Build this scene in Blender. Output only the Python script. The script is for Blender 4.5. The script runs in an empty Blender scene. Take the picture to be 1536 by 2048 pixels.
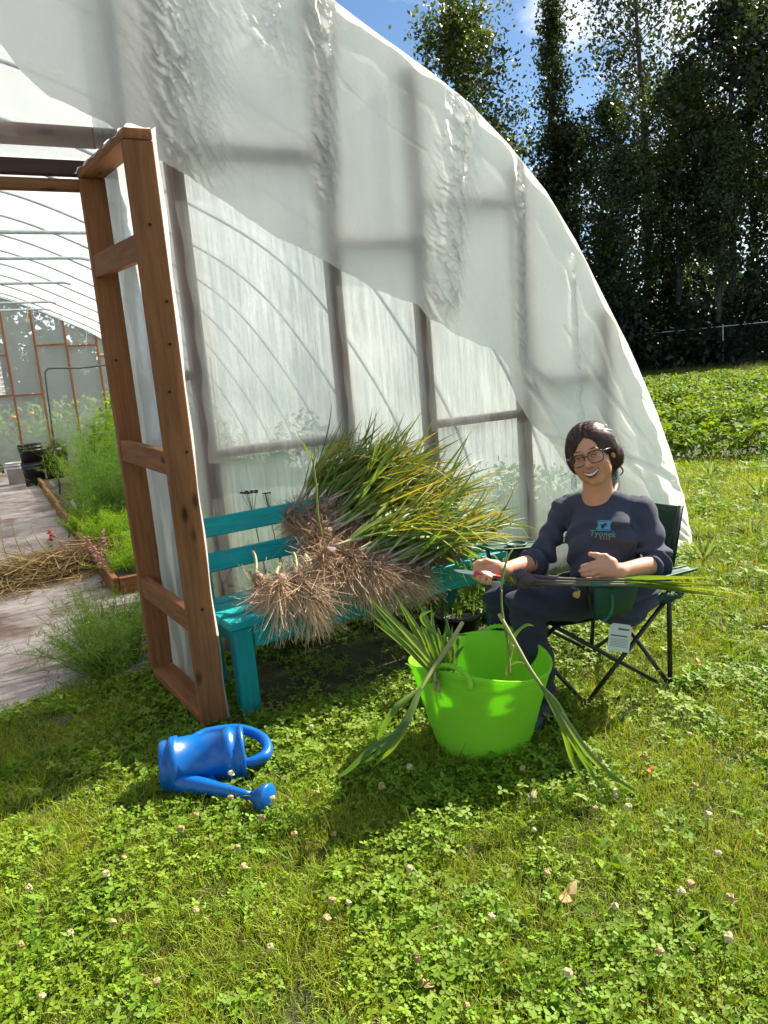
import bpy, bmesh, math, random
import numpy as np
from mathutils import Vector, Matrix, Euler
from mathutils.bvhtree import BVHTree
rng = np.random.default_rng(7); random.seed(7)
R = math.radians
S = bpy.context.scene
COL = S.collection

# ---------------------------------------------------------------- camera, sky, sun, exposure
CAM_H, FOC = 1.45, 1500.0
YAW, PITCH, ROLL = R(27.5), R(10.6), R(4.8)
FWD = np.array([math.sin(YAW)*math.cos(PITCH), math.cos(YAW)*math.cos(PITCH), -math.sin(PITCH)])
_r0 = np.array([math.cos(YAW), -math.sin(YAW), 0.0]); _u0 = np.cross(_r0, FWD)
UP = _u0*math.cos(ROLL) + _r0*math.sin(ROLL)
RT = np.cross(FWD, UP)
EYE = np.array([0, 0, CAM_H])
cd = bpy.data.cameras.new('camera'); cam = bpy.data.objects.new('camera', cd); COL.objects.link(cam)
cd.sensor_fit = 'VERTICAL'; cd.sensor_height = 36.0; cd.lens = 36.0*FOC/2048.0
cd.clip_start = 0.05; cd.clip_end = 2000
cam.matrix_world = Matrix(((RT[0], UP[0], -FWD[0], 0), (RT[1], UP[1], -FWD[1], 0), (RT[2], UP[2], -FWD[2], CAM_H), (0, 0, 0, 1)))
S.camera = cam

SUN_AZ, SUN_EL = 13.0, 39.0      # azimuth measured from +X towards +Y
w = bpy.data.worlds.new('World'); S.world = w; w.use_nodes = True
nt = w.node_tree; nt.nodes.clear()
sky = nt.nodes.new('ShaderNodeTexSky'); sky.sky_type = 'NISHITA'; sky.sun_disc = False
sky.sun_elevation = R(SUN_EL); sky.sun_rotation = R(90-SUN_AZ); sky.air_density = 1.0; sky.dust_density = 0.3; sky.ozone_density = 2.0
tc = nt.nodes.new('ShaderNodeTexCoord'); mp = nt.nodes.new('ShaderNodeMapping'); mp.inputs['Scale'].default_value = (1.0, 1.0, 2.2)
mp.inputs['Location'].default_value = (0.35, 0.1, 0.0)
nz = nt.nodes.new('ShaderNodeTexNoise'); nz.inputs['Scale'].default_value = 3.0; nz.inputs['Detail'].default_value = 7; nz.inputs['Roughness'].default_value = 0.55
cr = nt.nodes.new('ShaderNodeValToRGB'); cr.color_ramp.elements[0].position = 0.50; cr.color_ramp.elements[1].position = 0.64
mx = nt.nodes.new('ShaderNodeMixRGB'); mx.inputs['Color2'].default_value = (11.5, 11.6, 12.0, 1)
hs = nt.nodes.new('ShaderNodeHueSaturation'); hs.inputs['Saturation'].default_value = 1.15; hs.inputs['Value'].default_value = 1.0
bg = nt.nodes.new('ShaderNodeBackground'); bg.inputs['Strength'].default_value = 0.05
wo = nt.nodes.new('ShaderNodeOutputWorld')
L = nt.links.new
L(tc.outputs['Generated'], mp.inputs['Vector']); L(mp.outputs['Vector'], nz.inputs['Vector']); L(nz.outputs['Fac'], cr.inputs['Fac'])
L(cr.outputs['Color'], mx.inputs['Fac']); L(sky.outputs['Color'], hs.inputs['Color']); L(hs.outputs['Color'], mx.inputs['Color1']); L(mx.outputs['Color'], bg.inputs['Color']); L(bg.outputs['Background'], wo.inputs['Surface'])
sd = bpy.data.lights.new('sun', 'SUN'); sun = bpy.data.objects.new('sun', sd); COL.objects.link(sun)
sd.energy = 5.0; sd.angle = R(0.53); sd.color = (1.0, 0.91, 0.76)
_sv = Vector((math.cos(R(SUN_EL))*math.cos(R(SUN_AZ)), math.cos(R(SUN_EL))*math.sin(R(SUN_AZ)), math.sin(R(SUN_EL))))
sun.rotation_euler = _sv.to_track_quat('Z', 'Y').to_euler()
S.view_settings.view_transform = 'Standard'; S.view_settings.look = 'None'; S.view_settings.gamma = 1; S.view_settings.use_curve_mapping = False
S.view_settings.exposure = 1.48
S.render.engine = 'CYCLES'
cy = S.cycles
cy.use_denoising = True; cy.max_bounces = 9; cy.diffuse_bounces = 4; cy.transmission_bounces = 6; cy.glossy_bounces = 3
cy.transparent_max_bounces = 24; cy.caustics_reflective = False; cy.caustics_refractive = False
cy.use_adaptive_sampling = True; cy.adaptive_threshold = 0.02; cy.sample_clamp_indirect = 6.0

# ---------------------------------------------------------------- where a point of the survey lies
def ray(px, py): return FWD + RT*((px-768)/FOC) + UP*((1024-py)/FOC)
def G(px, py, z=0.0):
    d = ray(px, py); return EYE + d*((z-CAM_H)/d[2])
def WL(px, py, Y):
    d = ray(px, py); return EYE + d*(Y/d[1])
def D(px, py, dep): return EYE + ray(px, py)*dep

# ---------------------------------------------------------------- object helpers
def link(o, parent=None):
    COL.objects.link(o)
    if parent is not None: o.parent = parent
    return o
def tag(o, label=None, cat=None, group=None, kind=None):
    if label: o['label'] = label
    if cat: o['category'] = cat
    if group: o['group'] = group
    if kind: o['kind'] = kind
    return o
def empty(name, loc=(0, 0, 0), label=None, cat=None, group=None, parent=None):
    o = bpy.data.objects.new(name, None); o.location = loc; o.empty_display_size = 0.05
    link(o, parent); return tag(o, label, cat, group)
def mesh_obj(name, verts, faces, mat, parent=None, smooth=True, cols=None, origin=None):
    verts = np.asarray(verts, dtype=np.float32).reshape(-1, 3)
    if origin is not None: verts = verts - np.asarray(origin, dtype=np.float32)
    me = bpy.data.meshes.new(name)
    if isinstance(faces, np.ndarray):
        n, k = faces.shape
        me.vertices.add(len(verts)); me.vertices.foreach_set('co', verts.ravel())
        me.loops.add(n*k); me.loops.foreach_set('vertex_index', faces.astype(np.int32).ravel())
        me.polygons.add(n); me.polygons.foreach_set('loop_start', np.arange(0, n*k, k, dtype=np.int32))
        me.update(calc_edges=True); me.validate()
    else:
        me.from_pydata([tuple(map(float, v)) for v in verts], [], faces); me.update()
    if cols is not None:
        ca = me.color_attributes.new('Col', 'FLOAT_COLOR', 'POINT')
        c4 = np.ones((len(verts), 4), dtype=np.float32); c4[:, :3] = cols; ca.data.foreach_set('color', c4.ravel())
    if smooth: me.polygons.foreach_set('use_smooth', np.ones(len(me.polygons), dtype=bool))
    if mat is not None: me.materials.append(mat)
    o = bpy.data.objects.new(name, me)
    if origin is not None: o.location = tuple(float(a) for a in origin)
    return link(o, parent)
def copy_tree(o, parent=None):
    c = o.copy(); link(c, parent)
    for ch in list(o.children): copy_tree(ch, c)
    return c

class MB:
    def __init__(s): s.v = []; s.f = []
    def add(s, v, f):
        b = len(s.v); s.v += [tuple(map(float, p)) for p in v]; s.f += [tuple(b+i for i in q) for q in f]; return s
    def box(s, lo, hi, M=None, bev=0.0):
        x0, y0, z0 = lo; x1, y1, z1 = hi
        if bev > 0:
            b = bev; v = []; 
            for sx, ax in ((x0, 1), (x1, -1)):
                for sy, ay in ((y0, 1), (y1, -1)):
                    for sz, az in ((z0, 1), (z1, -1)):
                        v += [(sx+ax*b, sy+ay*b, sz), (sx+ax*b, sy, sz+az*b), (sx, sy+ay*b, sz+az*b)]
            bm = bmesh.new(); vs = [bm.verts.new(p) for p in v]; bmesh.ops.convex_hull(bm, input=vs)
            bm.verts.index_update(); vv = [x.co.copy() for x in bm.verts]; ff = [[q.index for q in f.verts] for f in bm.faces]; bm.free()
        else:
            vv = [Vector(p) for p in ((x0,y0,z0),(x1,y0,z0),(x1,y1,z0),(x0,y1,z0),(x0,y0,z1),(x1,y0,z1),(x1,y1,z1),(x0,y1,z1))]
            ff = [(0,3,2,1),(4,5,6,7),(0,1,5,4),(1,2,6,5),(2,3,7,6),(3,0,4,7)]
        if M is not None: vv = [M @ Vector(p) for p in vv]
        return s.add(vv, ff)
    def tube(s, pts, r, n=8, cap=True, flat=1.0):
        pts = [Vector(p) for p in pts]; k = len(pts)
        rr = r if hasattr(r, '__len__') else [r]*k
        v = []; f = []; prev = None
        for i, p in enumerate(pts):
            t = (pts[min(i+1, k-1)]-pts[max(i-1, 0)])
            t = t.normalized() if t.length > 1e-9 else Vector((0, 0, 1))
            if prev is None:
                a = Vector((0, 0, 1)) if abs(t.z) < .9 else Vector((1, 0, 0)); u = t.cross(a).normalized()
            else:
                u = (prev - t*prev.dot(t)).normalized()
            prev = u; wv = t.cross(u)
            for j in range(n):
                a = 2*math.pi*j/n; v.append(p + (u*math.cos(a) + wv*math.sin(a)*flat)*rr[i])
        for i in range(k-1):
            for j in range(n):
                f.append((i*n+j, i*n+(j+1) % n, (i+1)*n+(j+1) % n, (i+1)*n+j))
        if cap: f.append(tuple(range(n))[::-1]); f.append(tuple((k-1)*n+j for j in range(n)))
        return s.add(v, f)
    def lathe(s, prof, n=48, M=None, ell=(1, 1), cap0=False, cap1=False):
        v = []; f = []
        for r, z in prof:
            for j in range(n):
                a = 2*math.pi*j/n; v.append(Vector((r*math.cos(a)*ell[0], r*math.sin(a)*ell[1], z)))
        k = len(prof)
        for i in range(k-1):
            for j in range(n): f.append((i*n+j, i*n+(j+1) % n, (i+1)*n+(j+1) % n, (i+1)*n+j))
        if cap0: f.append(tuple(range(n))[::-1])
        if cap1: f.append(tuple((k-1)*n+j for j in range(n)))
        if M is not None: v = [M @ p for p in v]
        return s.add(v, f)
    def obj(s, name, mat, parent=None, smooth=False, origin=None):
        v = np.array(s.v)
        return mesh_obj(name, v, s.f, mat, parent, smooth, origin=origin)

def ribbons(base, dirs, lens, wid, segs=3, droop=0.5, curl=0.0, up=(0, 0, 1), col0=None, col1=None, fold=0.0, taper=True):
    """Many tapered blades at once. base,dirs (n,3); returns verts, tri/quad faces (quads), cols."""
    n = len(base); base = np.asarray(base, float); dirs = np.asarray(dirs, float)
    dirs = dirs/np.linalg.norm(dirs, axis=1, keepdims=True)
    lens = np.broadcast_to(lens, (n,)).astype(float); wid = np.broadcast_to(wid, (n,)).astype(float); droop = np.broadcast_to(droop, (n,)).astype(float)
    side = np.cross(dirs, np.array(up)); ln = np.linalg.norm(side, axis=1, keepdims=True)
    rnd = rng.normal(size=(n, 3)); side = np.where(ln > .15, side, np.cross(dirs, rnd)); side /= np.linalg.norm(side, axis=1, keepdims=True)
    tw = rng.normal(0, .5, n)[:, None]; nrm = np.cross(side, dirs); side = side*np.cos(tw)+nrm*np.sin(tw)
    out = []; p = base.copy(); d = dirs.copy()
    V = np.zeros((n, segs+1, 2, 3)); C = np.zeros((n, segs+1, 2, 3)) if col0 is not None else None
    cs = rng.normal(0, 1, (n, 3))*curl
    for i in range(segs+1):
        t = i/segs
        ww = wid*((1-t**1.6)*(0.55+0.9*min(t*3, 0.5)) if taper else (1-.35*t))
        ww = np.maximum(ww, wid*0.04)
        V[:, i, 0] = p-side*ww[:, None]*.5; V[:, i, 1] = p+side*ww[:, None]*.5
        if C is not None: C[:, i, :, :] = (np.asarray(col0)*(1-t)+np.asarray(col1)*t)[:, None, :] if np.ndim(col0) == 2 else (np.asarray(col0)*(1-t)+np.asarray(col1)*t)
        d = d + np.array([0, 0, -1.])*(droop/segs)[:, None] + cs/segs
        d /= np.linalg.norm(d, axis=1, keepdims=True)
        p = p + d*(lens/segs)[:, None]
    verts = V.reshape(-1, 3)
    b = (np.arange(n)*(segs+1)*2)[:, None, None]; i = (np.arange(segs)*2)[None, :, None]
    F = b+i+np.array([0, 1, 3, 2])[None, None, :]
    return verts, F.reshape(-1, 4), (C.reshape(-1, 3) if C is not None else None)

def join_geo(parts):
    vs = []; fs = []; cs = []; b = 0
    for v, f, c in parts:
        vs.append(v); fs.append(f+b); b += len(v); cs.append(c if c is not None else np.ones((len(v), 3))*.5)
    return np.vstack(vs), np.vstack(fs), np.vstack(cs)

def leaves_cloud(centers, size, jitter_n=1.0, base_n=None, aspect=0.62, cols=None):
    """one 4-vertex leaf per centre, random orientation"""
    n = len(centers); size = np.broadcast_to(size, (n,))[:, None]
    nr = rng.normal(size=(n, 3))*jitter_n
    if base_n is not None: nr += base_n
    nr /= np.linalg.norm(nr, axis=1, keepdims=True)+1e-9
    a = np.cross(nr, rng.normal(size=(n, 3))); a /= np.linalg.norm(a, axis=1, keepdims=True)+1e-9
    b = np.cross(nr, a)
    V = np.stack([centers-a*size*.5, centers-b*size*.5*aspect+nr*size*.06, centers+a*size*.5, centers+b*size*.5*aspect+nr*size*.06], axis=1).reshape(-1, 3)
    F = np.arange(n*4).reshape(n, 4)
    C = np.repeat(cols, 4, axis=0) if cols is not None else None
    return V, F, C

# ---------------------------------------------------------------- materials
def newmat(name):
    m = bpy.data.materials.new(name); m.use_nodes = True; n = m.node_tree; n.nodes.clear()
    o = n.nodes.new('ShaderNodeOutputMaterial'); return m, n, o
def N(n, t, **k):
    x = n.nodes.new(t)
    for a, b in k.items():
        if a in x.inputs: x.inputs[a].default_value = b
        else: setattr(x, a, b)
    return x
def pbr(name, col, rough=0.6, noise=0.0, nscale=8.0, bump=0.0, bscale=60.0, metal=0.0, stretch=(1, 1, 1), col2=None, spec=0.5, coord='Object', detail=5, sheen=0.0, trans=0.0, lo=.35, hi=.65):
    m, n, o = newmat(name); b = N(n, 'ShaderNodeBsdfPrincipled', Roughness=rough, Metallic=metal)
    b.inputs['Specular IOR Level'].default_value = spec
    if sheen: b.inputs['Sheen Weight'].default_value = sheen
    t = N(n, 'ShaderNodeTexCoord'); mp = N(n, 'ShaderNodeMapping'); mp.inputs['Scale'].default_value = stretch
    n.links.new(t.outputs[coord], mp.inputs['Vector'])
    c = tuple(col)+(1,)
    if noise > 0 or col2 is not None:
        z = N(n, 'ShaderNodeTexNoise', Scale=nscale, Detail=detail, Roughness=.6); n.links.new(mp.outputs[0], z.inputs['Vector'])
        r = N(n, 'ShaderNodeValToRGB'); c2 = col2 if col2 is not None else [x*(1-noise) for x in col]
        r.color_ramp.elements[0].position = lo; r.color_ramp.elements[1].position = hi
        r.color_ramp.elements[0].color = tuple(c2)+(1,); r.color_ramp.elements[1].color = tuple(min(1, x*(1+noise*.4)) for x in col)+(1,)
        n.links.new(z.outputs['Fac'], r.inputs['Fac']); n.links.new(r.outputs['Color'], b.inputs['Base Color'])
    else: b.inputs['Base Color'].default_value = c
    if bump > 0:
        z2 = N(n, 'ShaderNodeTexNoise', Scale=bscale, Detail=6.0); n.links.new(mp.outputs[0], z2.inputs['Vector'])
        bp = N(n, 'ShaderNodeBump', Strength=bump, Distance=0.01); n.links.new(z2.outputs['Fac'], bp.inputs['Height']); n.links.new(bp.outputs['Normal'], b.inputs['Normal'])
    if trans > 0:
        tr = N(n, 'ShaderNodeBsdfTranslucent', Color=c); ms = N(n, 'ShaderNodeMixShader', Fac=trans)
        n.links.new(b.outputs[0], ms.inputs[1]); n.links.new(tr.outputs[0], ms.inputs[2]); n.links.new(ms.outputs[0], o.inputs['Surface'])
    else: n.links.new(b.outputs[0], o.inputs['Surface'])
    return m
def leafmat(name, tint=(1, 1, 1), trans=0.4, rough=0.5, patch=0.0, pscale=1.2, pcol=(.55, .5, .16), spec=0.4, vary=0.0, ttint=(1.15, 1.2, .6)):
    m, n, o = newmat(name); at = N(n, 'ShaderNodeAttribute', attribute_name='Col'); lk = n.links.new
    mul = N(n, 'ShaderNodeMixRGB', blend_type='MULTIPLY', Fac=1.0); mul.inputs['Color2'].default_value = tuple(tint)+(1,); lk(at.outputs['Color'], mul.inputs['Color1'])
    src = mul.outputs[0]
    if patch > 0:
        ge = N(n, 'ShaderNodeNewGeometry'); z = N(n, 'ShaderNodeTexNoise', Scale=pscale, Detail=4.0); lk(ge.outputs['Position'], z.inputs['Vector'])
        r = N(n, 'ShaderNodeMapRange'); r.inputs[1].default_value = .42; r.inputs[2].default_value = .68; r.inputs[3].default_value = 0; r.inputs[4].default_value = patch; lk(z.outputs['Fac'], r.inputs[0])
        mm = N(n, 'ShaderNodeMixRGB'); mm.inputs['Color2'].default_value = tuple(pcol)+(1,); lk(r.outputs[0], mm.inputs['Fac']); lk(src, mm.inputs['Color1']); src = mm.outputs[0]
    if vary > 0:
        oi = N(n, 'ShaderNodeObjectInfo'); hv = N(n, 'ShaderNodeHueSaturation'); mr = N(n, 'ShaderNodeMapRange'); mr.inputs[3].default_value = 1-vary; mr.inputs[4].default_value = 1+vary
        lk(oi.outputs['Random'], mr.inputs[0]); lk(mr.outputs[0], hv.inputs['Value']); lk(src, hv.inputs['Color']); src = hv.outputs[0]
    b = N(n, 'ShaderNodeBsdfPrincipled', Roughness=rough); b.inputs['Specular IOR Level'].default_value = spec; lk(src, b.inputs['Base Color'])
    tm = N(n, 'ShaderNodeMixRGB', blend_type='MULTIPLY', Fac=1.0); tm.inputs['Color2'].default_value = tuple(ttint)+(1,); lk(src, tm.inputs['Color1'])
    tr = N(n, 'ShaderNodeBsdfTranslucent'); lk(tm.outputs[0], tr.inputs['Color']); ms = N(n, 'ShaderNodeMixShader', Fac=trans)
    lk(b.outputs[0], ms.inputs[1]); lk(tr.outputs[0], ms.inputs[2]); lk(ms.outputs[0], o.inputs['Surface'])
    return m
def woodmat(name, c1, c2, axis='Z', rough=0.7, knots=True):
    m, n, o = newmat(name); lk = n.links.new; t = N(n, 'ShaderNodeTexCoord'); mp = N(n, 'ShaderNodeMapping')
    st = {'Z': (14, 14, .9), 'X': (.9, 14, 14), 'Y': (14, .9, 14)}[axis]; mp.inputs['Scale'].default_value = st; lk(t.outputs['Object'], mp.inputs['Vector'])
    z = N(n, 'ShaderNodeTexNoise', Scale=3.0, Detail=8.0, Roughness=.65, Distortion=.4); lk(mp.outputs[0], z.inputs['Vector'])
    r = N(n, 'ShaderNodeValToRGB'); r.color_ramp.elements[0].position = .3; r.color_ramp.elements[1].position = .72
    r.color_ramp.elements[0].color = tuple(c2)+(1,); r.color_ramp.elements[1].color = tuple(c1)+(1,); lk(z.outputs['Fac'], r.inputs['Fac'])
    src = r.outputs['Color']
    if knots:
        v = N(n, 'ShaderNodeTexVoronoi', Scale=1.0); mp2 = N(n, 'ShaderNodeMapping'); mp2.inputs['Scale'].default_value = {'Z': (9, 9, 3.4), 'X': (3.4, 9, 9), 'Y': (9, 3.4, 9)}[axis]
        lk(t.outputs['Object'], mp2.inputs['Vector']); lk(mp2.outputs[0], v.inputs['Vector'])
        r2 = N(n, 'ShaderNodeValToRGB'); r2.color_ramp.elements[0].position = .07; r2.color_ramp.elements[1].position = .16
        r2.color_ramp.elements[0].color = (.25, .18, .12, 1); r2.color_ramp.elements[1].color = (1, 1, 1, 1); lk(v.outputs['Distance'], r2.inputs['Fac'])
        mm = N(n, 'ShaderNodeMixRGB', blend_type='MULTIPLY', Fac=1.0); lk(src, mm.inputs['Color1']); lk(r2.outputs[0], mm.inputs['Color2']); src = mm.outputs[0]
    b = N(n, 'ShaderNodeBsdfPrincipled', Roughness=rough); b.inputs['Specular IOR Level'].default_value = .3; lk(src, b.inputs['Base Color'])
    bp = N(n, 'ShaderNodeBump', Strength=.35, Distance=.004); lk(z.outputs['Fac'], bp.inputs['Height']); lk(bp.outputs[0], b.inputs['Normal']); lk(b.outputs[0], o.inputs['Surface'])
    return m
def chipmat(m, bare=(.16, .11, .08), amt=.70):
    n = m.node_tree; b = [x for x in n.nodes if x.type == 'BSDF_PRINCIPLED'][0]; src_ = b.inputs['Base Color'].links[0].from_socket; t = N(n, 'ShaderNodeTexCoord')
    z = N(n, 'ShaderNodeTexNoise', Scale=16.0, Detail=8.0, Roughness=.75); n.links.new(t.outputs['Object'], z.inputs['Vector']); r = N(n, 'ShaderNodeValToRGB'); r.color_ramp.elements[0].position = amt-.04; r.color_ramp.elements[1].position = amt; n.links.new(z.outputs['Fac'], r.inputs['Fac'])
    mm = N(n, 'ShaderNodeMixRGB'); mm.inputs['Color2'].default_value = tuple(bare)+(1,); n.links.new(r.outputs[0], mm.inputs['Fac']); n.links.new(src_, mm.inputs['Color1']); n.links.new(mm.outputs[0], b.inputs['Base Color']); return m
def filmmat(name, clear, milk, col=(.9, .93, .93), streak=0.0, rough=.25, bump=0.15, bscale=14.0, refl=.12):
    """thin plastic sheet: clear share, translucent share, the rest scatters back"""
    m, n, o = newmat(name); lk = n.links.new; t = N(n, 'ShaderNodeTexCoord')
    tp = N(n, 'ShaderNodeBsdfTransparent', Color=(.96, .98, .98, 1)); tl = N(n, 'ShaderNodeBsdfTranslucent', Color=tuple(col)+(1,)); df = N(n, 'ShaderNodeBsdfDiffuse', Color=tuple(col)+(1,))
    m1 = N(n, 'ShaderNodeMixShader'); tot = (1-clear); m1.inputs[0].default_value = milk/tot if tot > 0 else 0
    lk(df.outputs[0], m1.inputs[1]); lk(tl.outputs[0], m1.inputs[2])
    m2 = N(n, 'ShaderNodeMixShader'); m2.inputs[0].default_value = clear; lk(m1.outputs[0], m2.inputs[1]); lk(tp.outputs[0], m2.inputs[2])
    if streak > 0:
        mp = N(n, 'ShaderNodeMapping'); mp.inputs['Scale'].default_value = (60, 60, 2.5); lk(t.outputs['Object'], mp.inputs['Vector'])
        z = N(n, 'ShaderNodeTexNoise', Scale=1.0, Detail=5.0, Roughness=.7); lk(mp.outputs[0], z.inputs['Vector'])
        mp3 = N(n, 'ShaderNodeMapping'); mp3.inputs['Scale'].default_value = (1.6, 1.6, 1.1); lk(t.outputs['Object'], mp3.inputs['Vector'])
        z3 = N(n, 'ShaderNodeTexNoise', Scale=1.0, Detail=3.0); lk(mp3.outputs[0], z3.inputs['Vector'])
        ad = N(n, 'ShaderNodeMath', operation='MULTIPLY'); lk(z.outputs['Fac'], ad.inputs[0]); lk(z3.outputs['Fac'], ad.inputs[1])
        r = N(n, 'ShaderNodeMapRange'); r.inputs[1].default_value = .16; r.inputs[2].default_value = .36; r.inputs[3].default_value = max(0.02, clear-streak); r.inputs[4].default_value = clear+streak*.8; lk(ad.outputs[0], r.inputs[0]); lk(r.outputs[0], m2.inputs[0])
    gl = N(n, 'ShaderNodeBsdfGlossy', Roughness=rough); gl.inputs['Color'].default_value = (1, 1, 1, 1)
    fr = N(n, 'ShaderNodeFresnel', IOR=1.45); mf = N(n, 'ShaderNodeMath', operation='MULTIPLY'); mf.inputs[1].default_value = refl*6; mf.use_clamp = True; lk(fr.outputs[0], mf.inputs[0])
    m3 = N(n, 'ShaderNodeMixShader'); lk(mf.outputs[0], m3.inputs[0]); lk(m2.outputs[0], m3.inputs[1]); lk(gl.outputs[0], m3.inputs[2])
    if bump > 0:
        z2 = N(n, 'ShaderNodeTexNoise', Scale=bscale, Detail=5.0, Distortion=.6); lk(t.outputs['Object'], z2.inputs['Vector'])
        bp = N(n, 'ShaderNodeBump', Strength=bump, Distance=.03); lk(z2.outputs['Fac'], bp.inputs['Height'])
        for q in (tl, df, gl, fr): lk(bp.outputs[0], q.inputs['Normal'])
    lk(m3.outputs[0], o.inputs['Surface'])
    return m

M_wood = {a: woodmat('stained_fir_'+a, (.34, .140, .050), (.17, .064, .023), a) for a in 'XYZ'}
M_stud = {a: woodmat('weathered_stud_'+a, (.55, .21, .10), (.30, .11, .05), a) for a in 'XYZ'}
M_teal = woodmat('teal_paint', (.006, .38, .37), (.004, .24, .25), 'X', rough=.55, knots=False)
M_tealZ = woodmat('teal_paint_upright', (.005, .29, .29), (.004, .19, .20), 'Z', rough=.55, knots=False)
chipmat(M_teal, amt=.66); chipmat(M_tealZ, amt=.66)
M_galv = pbr('galvanised_pipe', (.48, .55, .58), .5, noise=.2, metal=.15)
M_blk = pbr('black_coated_steel', (.018, .018, .02), .38, noise=.3, nscale=30)
M_blkp = pbr('black_plastic', (.015, .015, .017), .45, noise=.4, nscale=6, bump=.1)
M_wht = pbr('white_plastic', (.62, .62, .6), .5, noise=.2)
M_film_wall = filmmat('clear_wall_film', .30, .56, streak=.20, col=(.62, .71, .72), bump=.08, refl=.05, rough=.35)
M_film_roof = filmmat('roof_film', .26, .62, col=(.66, .69, .70), bump=.1, bscale=6, refl=.05)
M_film_head = filmmat('head_wall_film', .66, .24, col=(.66, .74, .78), bump=.08, refl=.05)
M_film_flap = filmmat('milky_flap_film', .08, .80, col=(.92, .92, .895), bump=.14, bscale=26, refl=.07, rough=.3)
M_film_door = filmmat('door_film', .22, .55, col=(.76, .78, .78), bump=.2, bscale=12, refl=.06)
M_film_far = filmmat('far_wall_film', .66, .12, col=(.75, .85, .85), bump=.3, bscale=5, refl=.08)

# ---------------------------------------------------------------- ground
def hgt(x, y):
    x = np.asarray(x, float); y = np.asarray(y, float)
    return (np.sin(x*1.7+.4)*np.cos(y*1.3+1.0)*.012 + np.sin(x*.31)*np.sin(y*.27+.6)*.03)*np.clip(np.hypot(x-1.2, y-2.4)/2.5-.5, 0, 1)*np.where((y > 3.6) & (np.abs(x) < 4.6), 0, 1)
m, n, o = newmat('turf_soil'); lk = n.links.new
ge = N(n, 'ShaderNodeNewGeometry'); z = N(n, 'ShaderNodeTexNoise', Scale=9.0, Detail=8.0, Roughness=.7); lk(ge.outputs['Position'], z.inputs['Vector'])
r = N(n, 'ShaderNodeValToRGB'); e = r.color_ramp.elements; e[0].position = .36; e[0].color = (.022, .030, .008, 1); e[1].position = .68; e[1].color = (.085, .115, .022, 1)
x = r.color_ramp.elements.new(.55); x.color = (.05, .06, .018, 1)
lk(z.outputs['Fac'], r.inputs['Fac']); b = N(n, 'ShaderNodeBsdfPrincipled', Roughness=.95); lk(r.outputs[0], b.inputs['Base Color'])
bp = N(n, 'ShaderNodeBump', Strength=.8, Distance=.03); lk(z.outputs['Fac'], bp.inputs['Height']); lk(bp.outputs[0], b.inputs['Normal']); lk(b.outputs[0], o.inputs['Surface'])
M_soil = m
def axis_pts(lo, hi, a, b, fine, coarse):
    return np.unique(np.concatenate([-np.geomspace(1, -lo, coarse)[::-1] if lo < 0 else [], np.arange(a, b, fine), np.geomspace(max(b, 1), hi, coarse)]))
gx = axis_pts(-300, 300, -1.5, 16, .25, 14); gy = axis_pts(-300, 300, -1.5, 16, .25, 14)
X, Y = np.meshgrid(gx, gy, indexing='ij'); Z = hgt(X, Y)
idx = np.arange(X.size).reshape(X.shape)
F = np.stack([idx[:-1, :-1], idx[1:, :-1], idx[1:, 1:], idx[:-1, 1:]], -1).reshape(-1, 4)
tag(mesh_obj('ground', np.stack([X, Y, Z], -1), F, M_soil), kind='structure')

# path of ground cloth inside the tunnel
m, n, o = newmat('dusty_ground_cloth'); lk = n.links.new
t = N(n, 'ShaderNodeTexCoord'); z = N(n, 'ShaderNodeTexNoise', Scale=1.6, Detail=8.0, Roughness=.65); lk(t.outputs['Object'], z.inputs['Vector'])
r = N(n, 'ShaderNodeValToRGB'); e = r.color_ramp.elements; e[0].position = .38; e[0].color = (.15, .10, .075, 1); e[1].position = .62; e[1].color = (.42, .37, .36, 1)
x = r.color_ramp.elements.new(.5); x.color = (.30, .25, .235, 1); lk(z.outputs['Fac'], r.inputs['Fac'])
mp = N(n, 'ShaderNodeMapping'); mp.inputs['Scale'].default_value = (2.2, 12, 1); lk(t.outputs['Object'], mp.inputs['Vector'])
z2 = N(n, 'ShaderNodeTexNoise', Scale=2.0, Detail=7.0, Roughness=.7, Distortion=.6); lk(mp.outputs[0], z2.inputs['Vector'])
r2 = N(n, 'ShaderNodeValToRGB'); r2.color_ramp.elements[0].position = .36; r2.color_ramp.elements[0].color = (.35, .30, .28, 1); r2.color_ramp.elements[1].position = .5; lk(z2.outputs['Fac'], r2.inputs['Fac'])
mm = N(n, 'ShaderNodeMixRGB', blend_type='MULTIPLY', Fac=.75); lk(r.outputs[0], mm.inputs['Color1']); lk(r2.outputs[0], mm.inputs['Color2'])
b = N(n, 'ShaderNodeBsdfPrincipled', Roughness=.9); lk(mm.outputs[0], b.inputs['Base Color'])
bp = N(n, 'ShaderNodeBump', Strength=.6, Distance=.02); lk(z2.outputs['Fac'], bp.inputs['Height']); lk(bp.outputs[0], b.inputs['Normal']); lk(b.outputs[0], o.inputs['Surface'])
M_cloth = m
px_ = np.arange(-2.2, 1.15, .09); py_ = np.arange(3.74, 18.9, .09); X, Y = np.meshgrid(px_, py_, indexing='ij')
edge = 3.86+.05*np.sin(X*5)+.03*np.sin(X*13+1); Y = np.where(Y < 3.9, np.maximum(Y, edge), Y)
Z = .018+.006*np.sin(X*7+Y*1.3)*np.sin(Y*3.1)+.004*np.sin(Y*17+X*3+2*np.sin(X*4))
idx = np.arange(X.size).reshape(X.shape); F = np.stack([idx[:-1, :-1], idx[1:, :-1], idx[1:, 1:], idx[:-1, 1:]], -1).reshape(-1, 4)
tag(mesh_obj('path', np.stack([X, Y, Z], -1), F, M_cloth), kind='structure')

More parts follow.
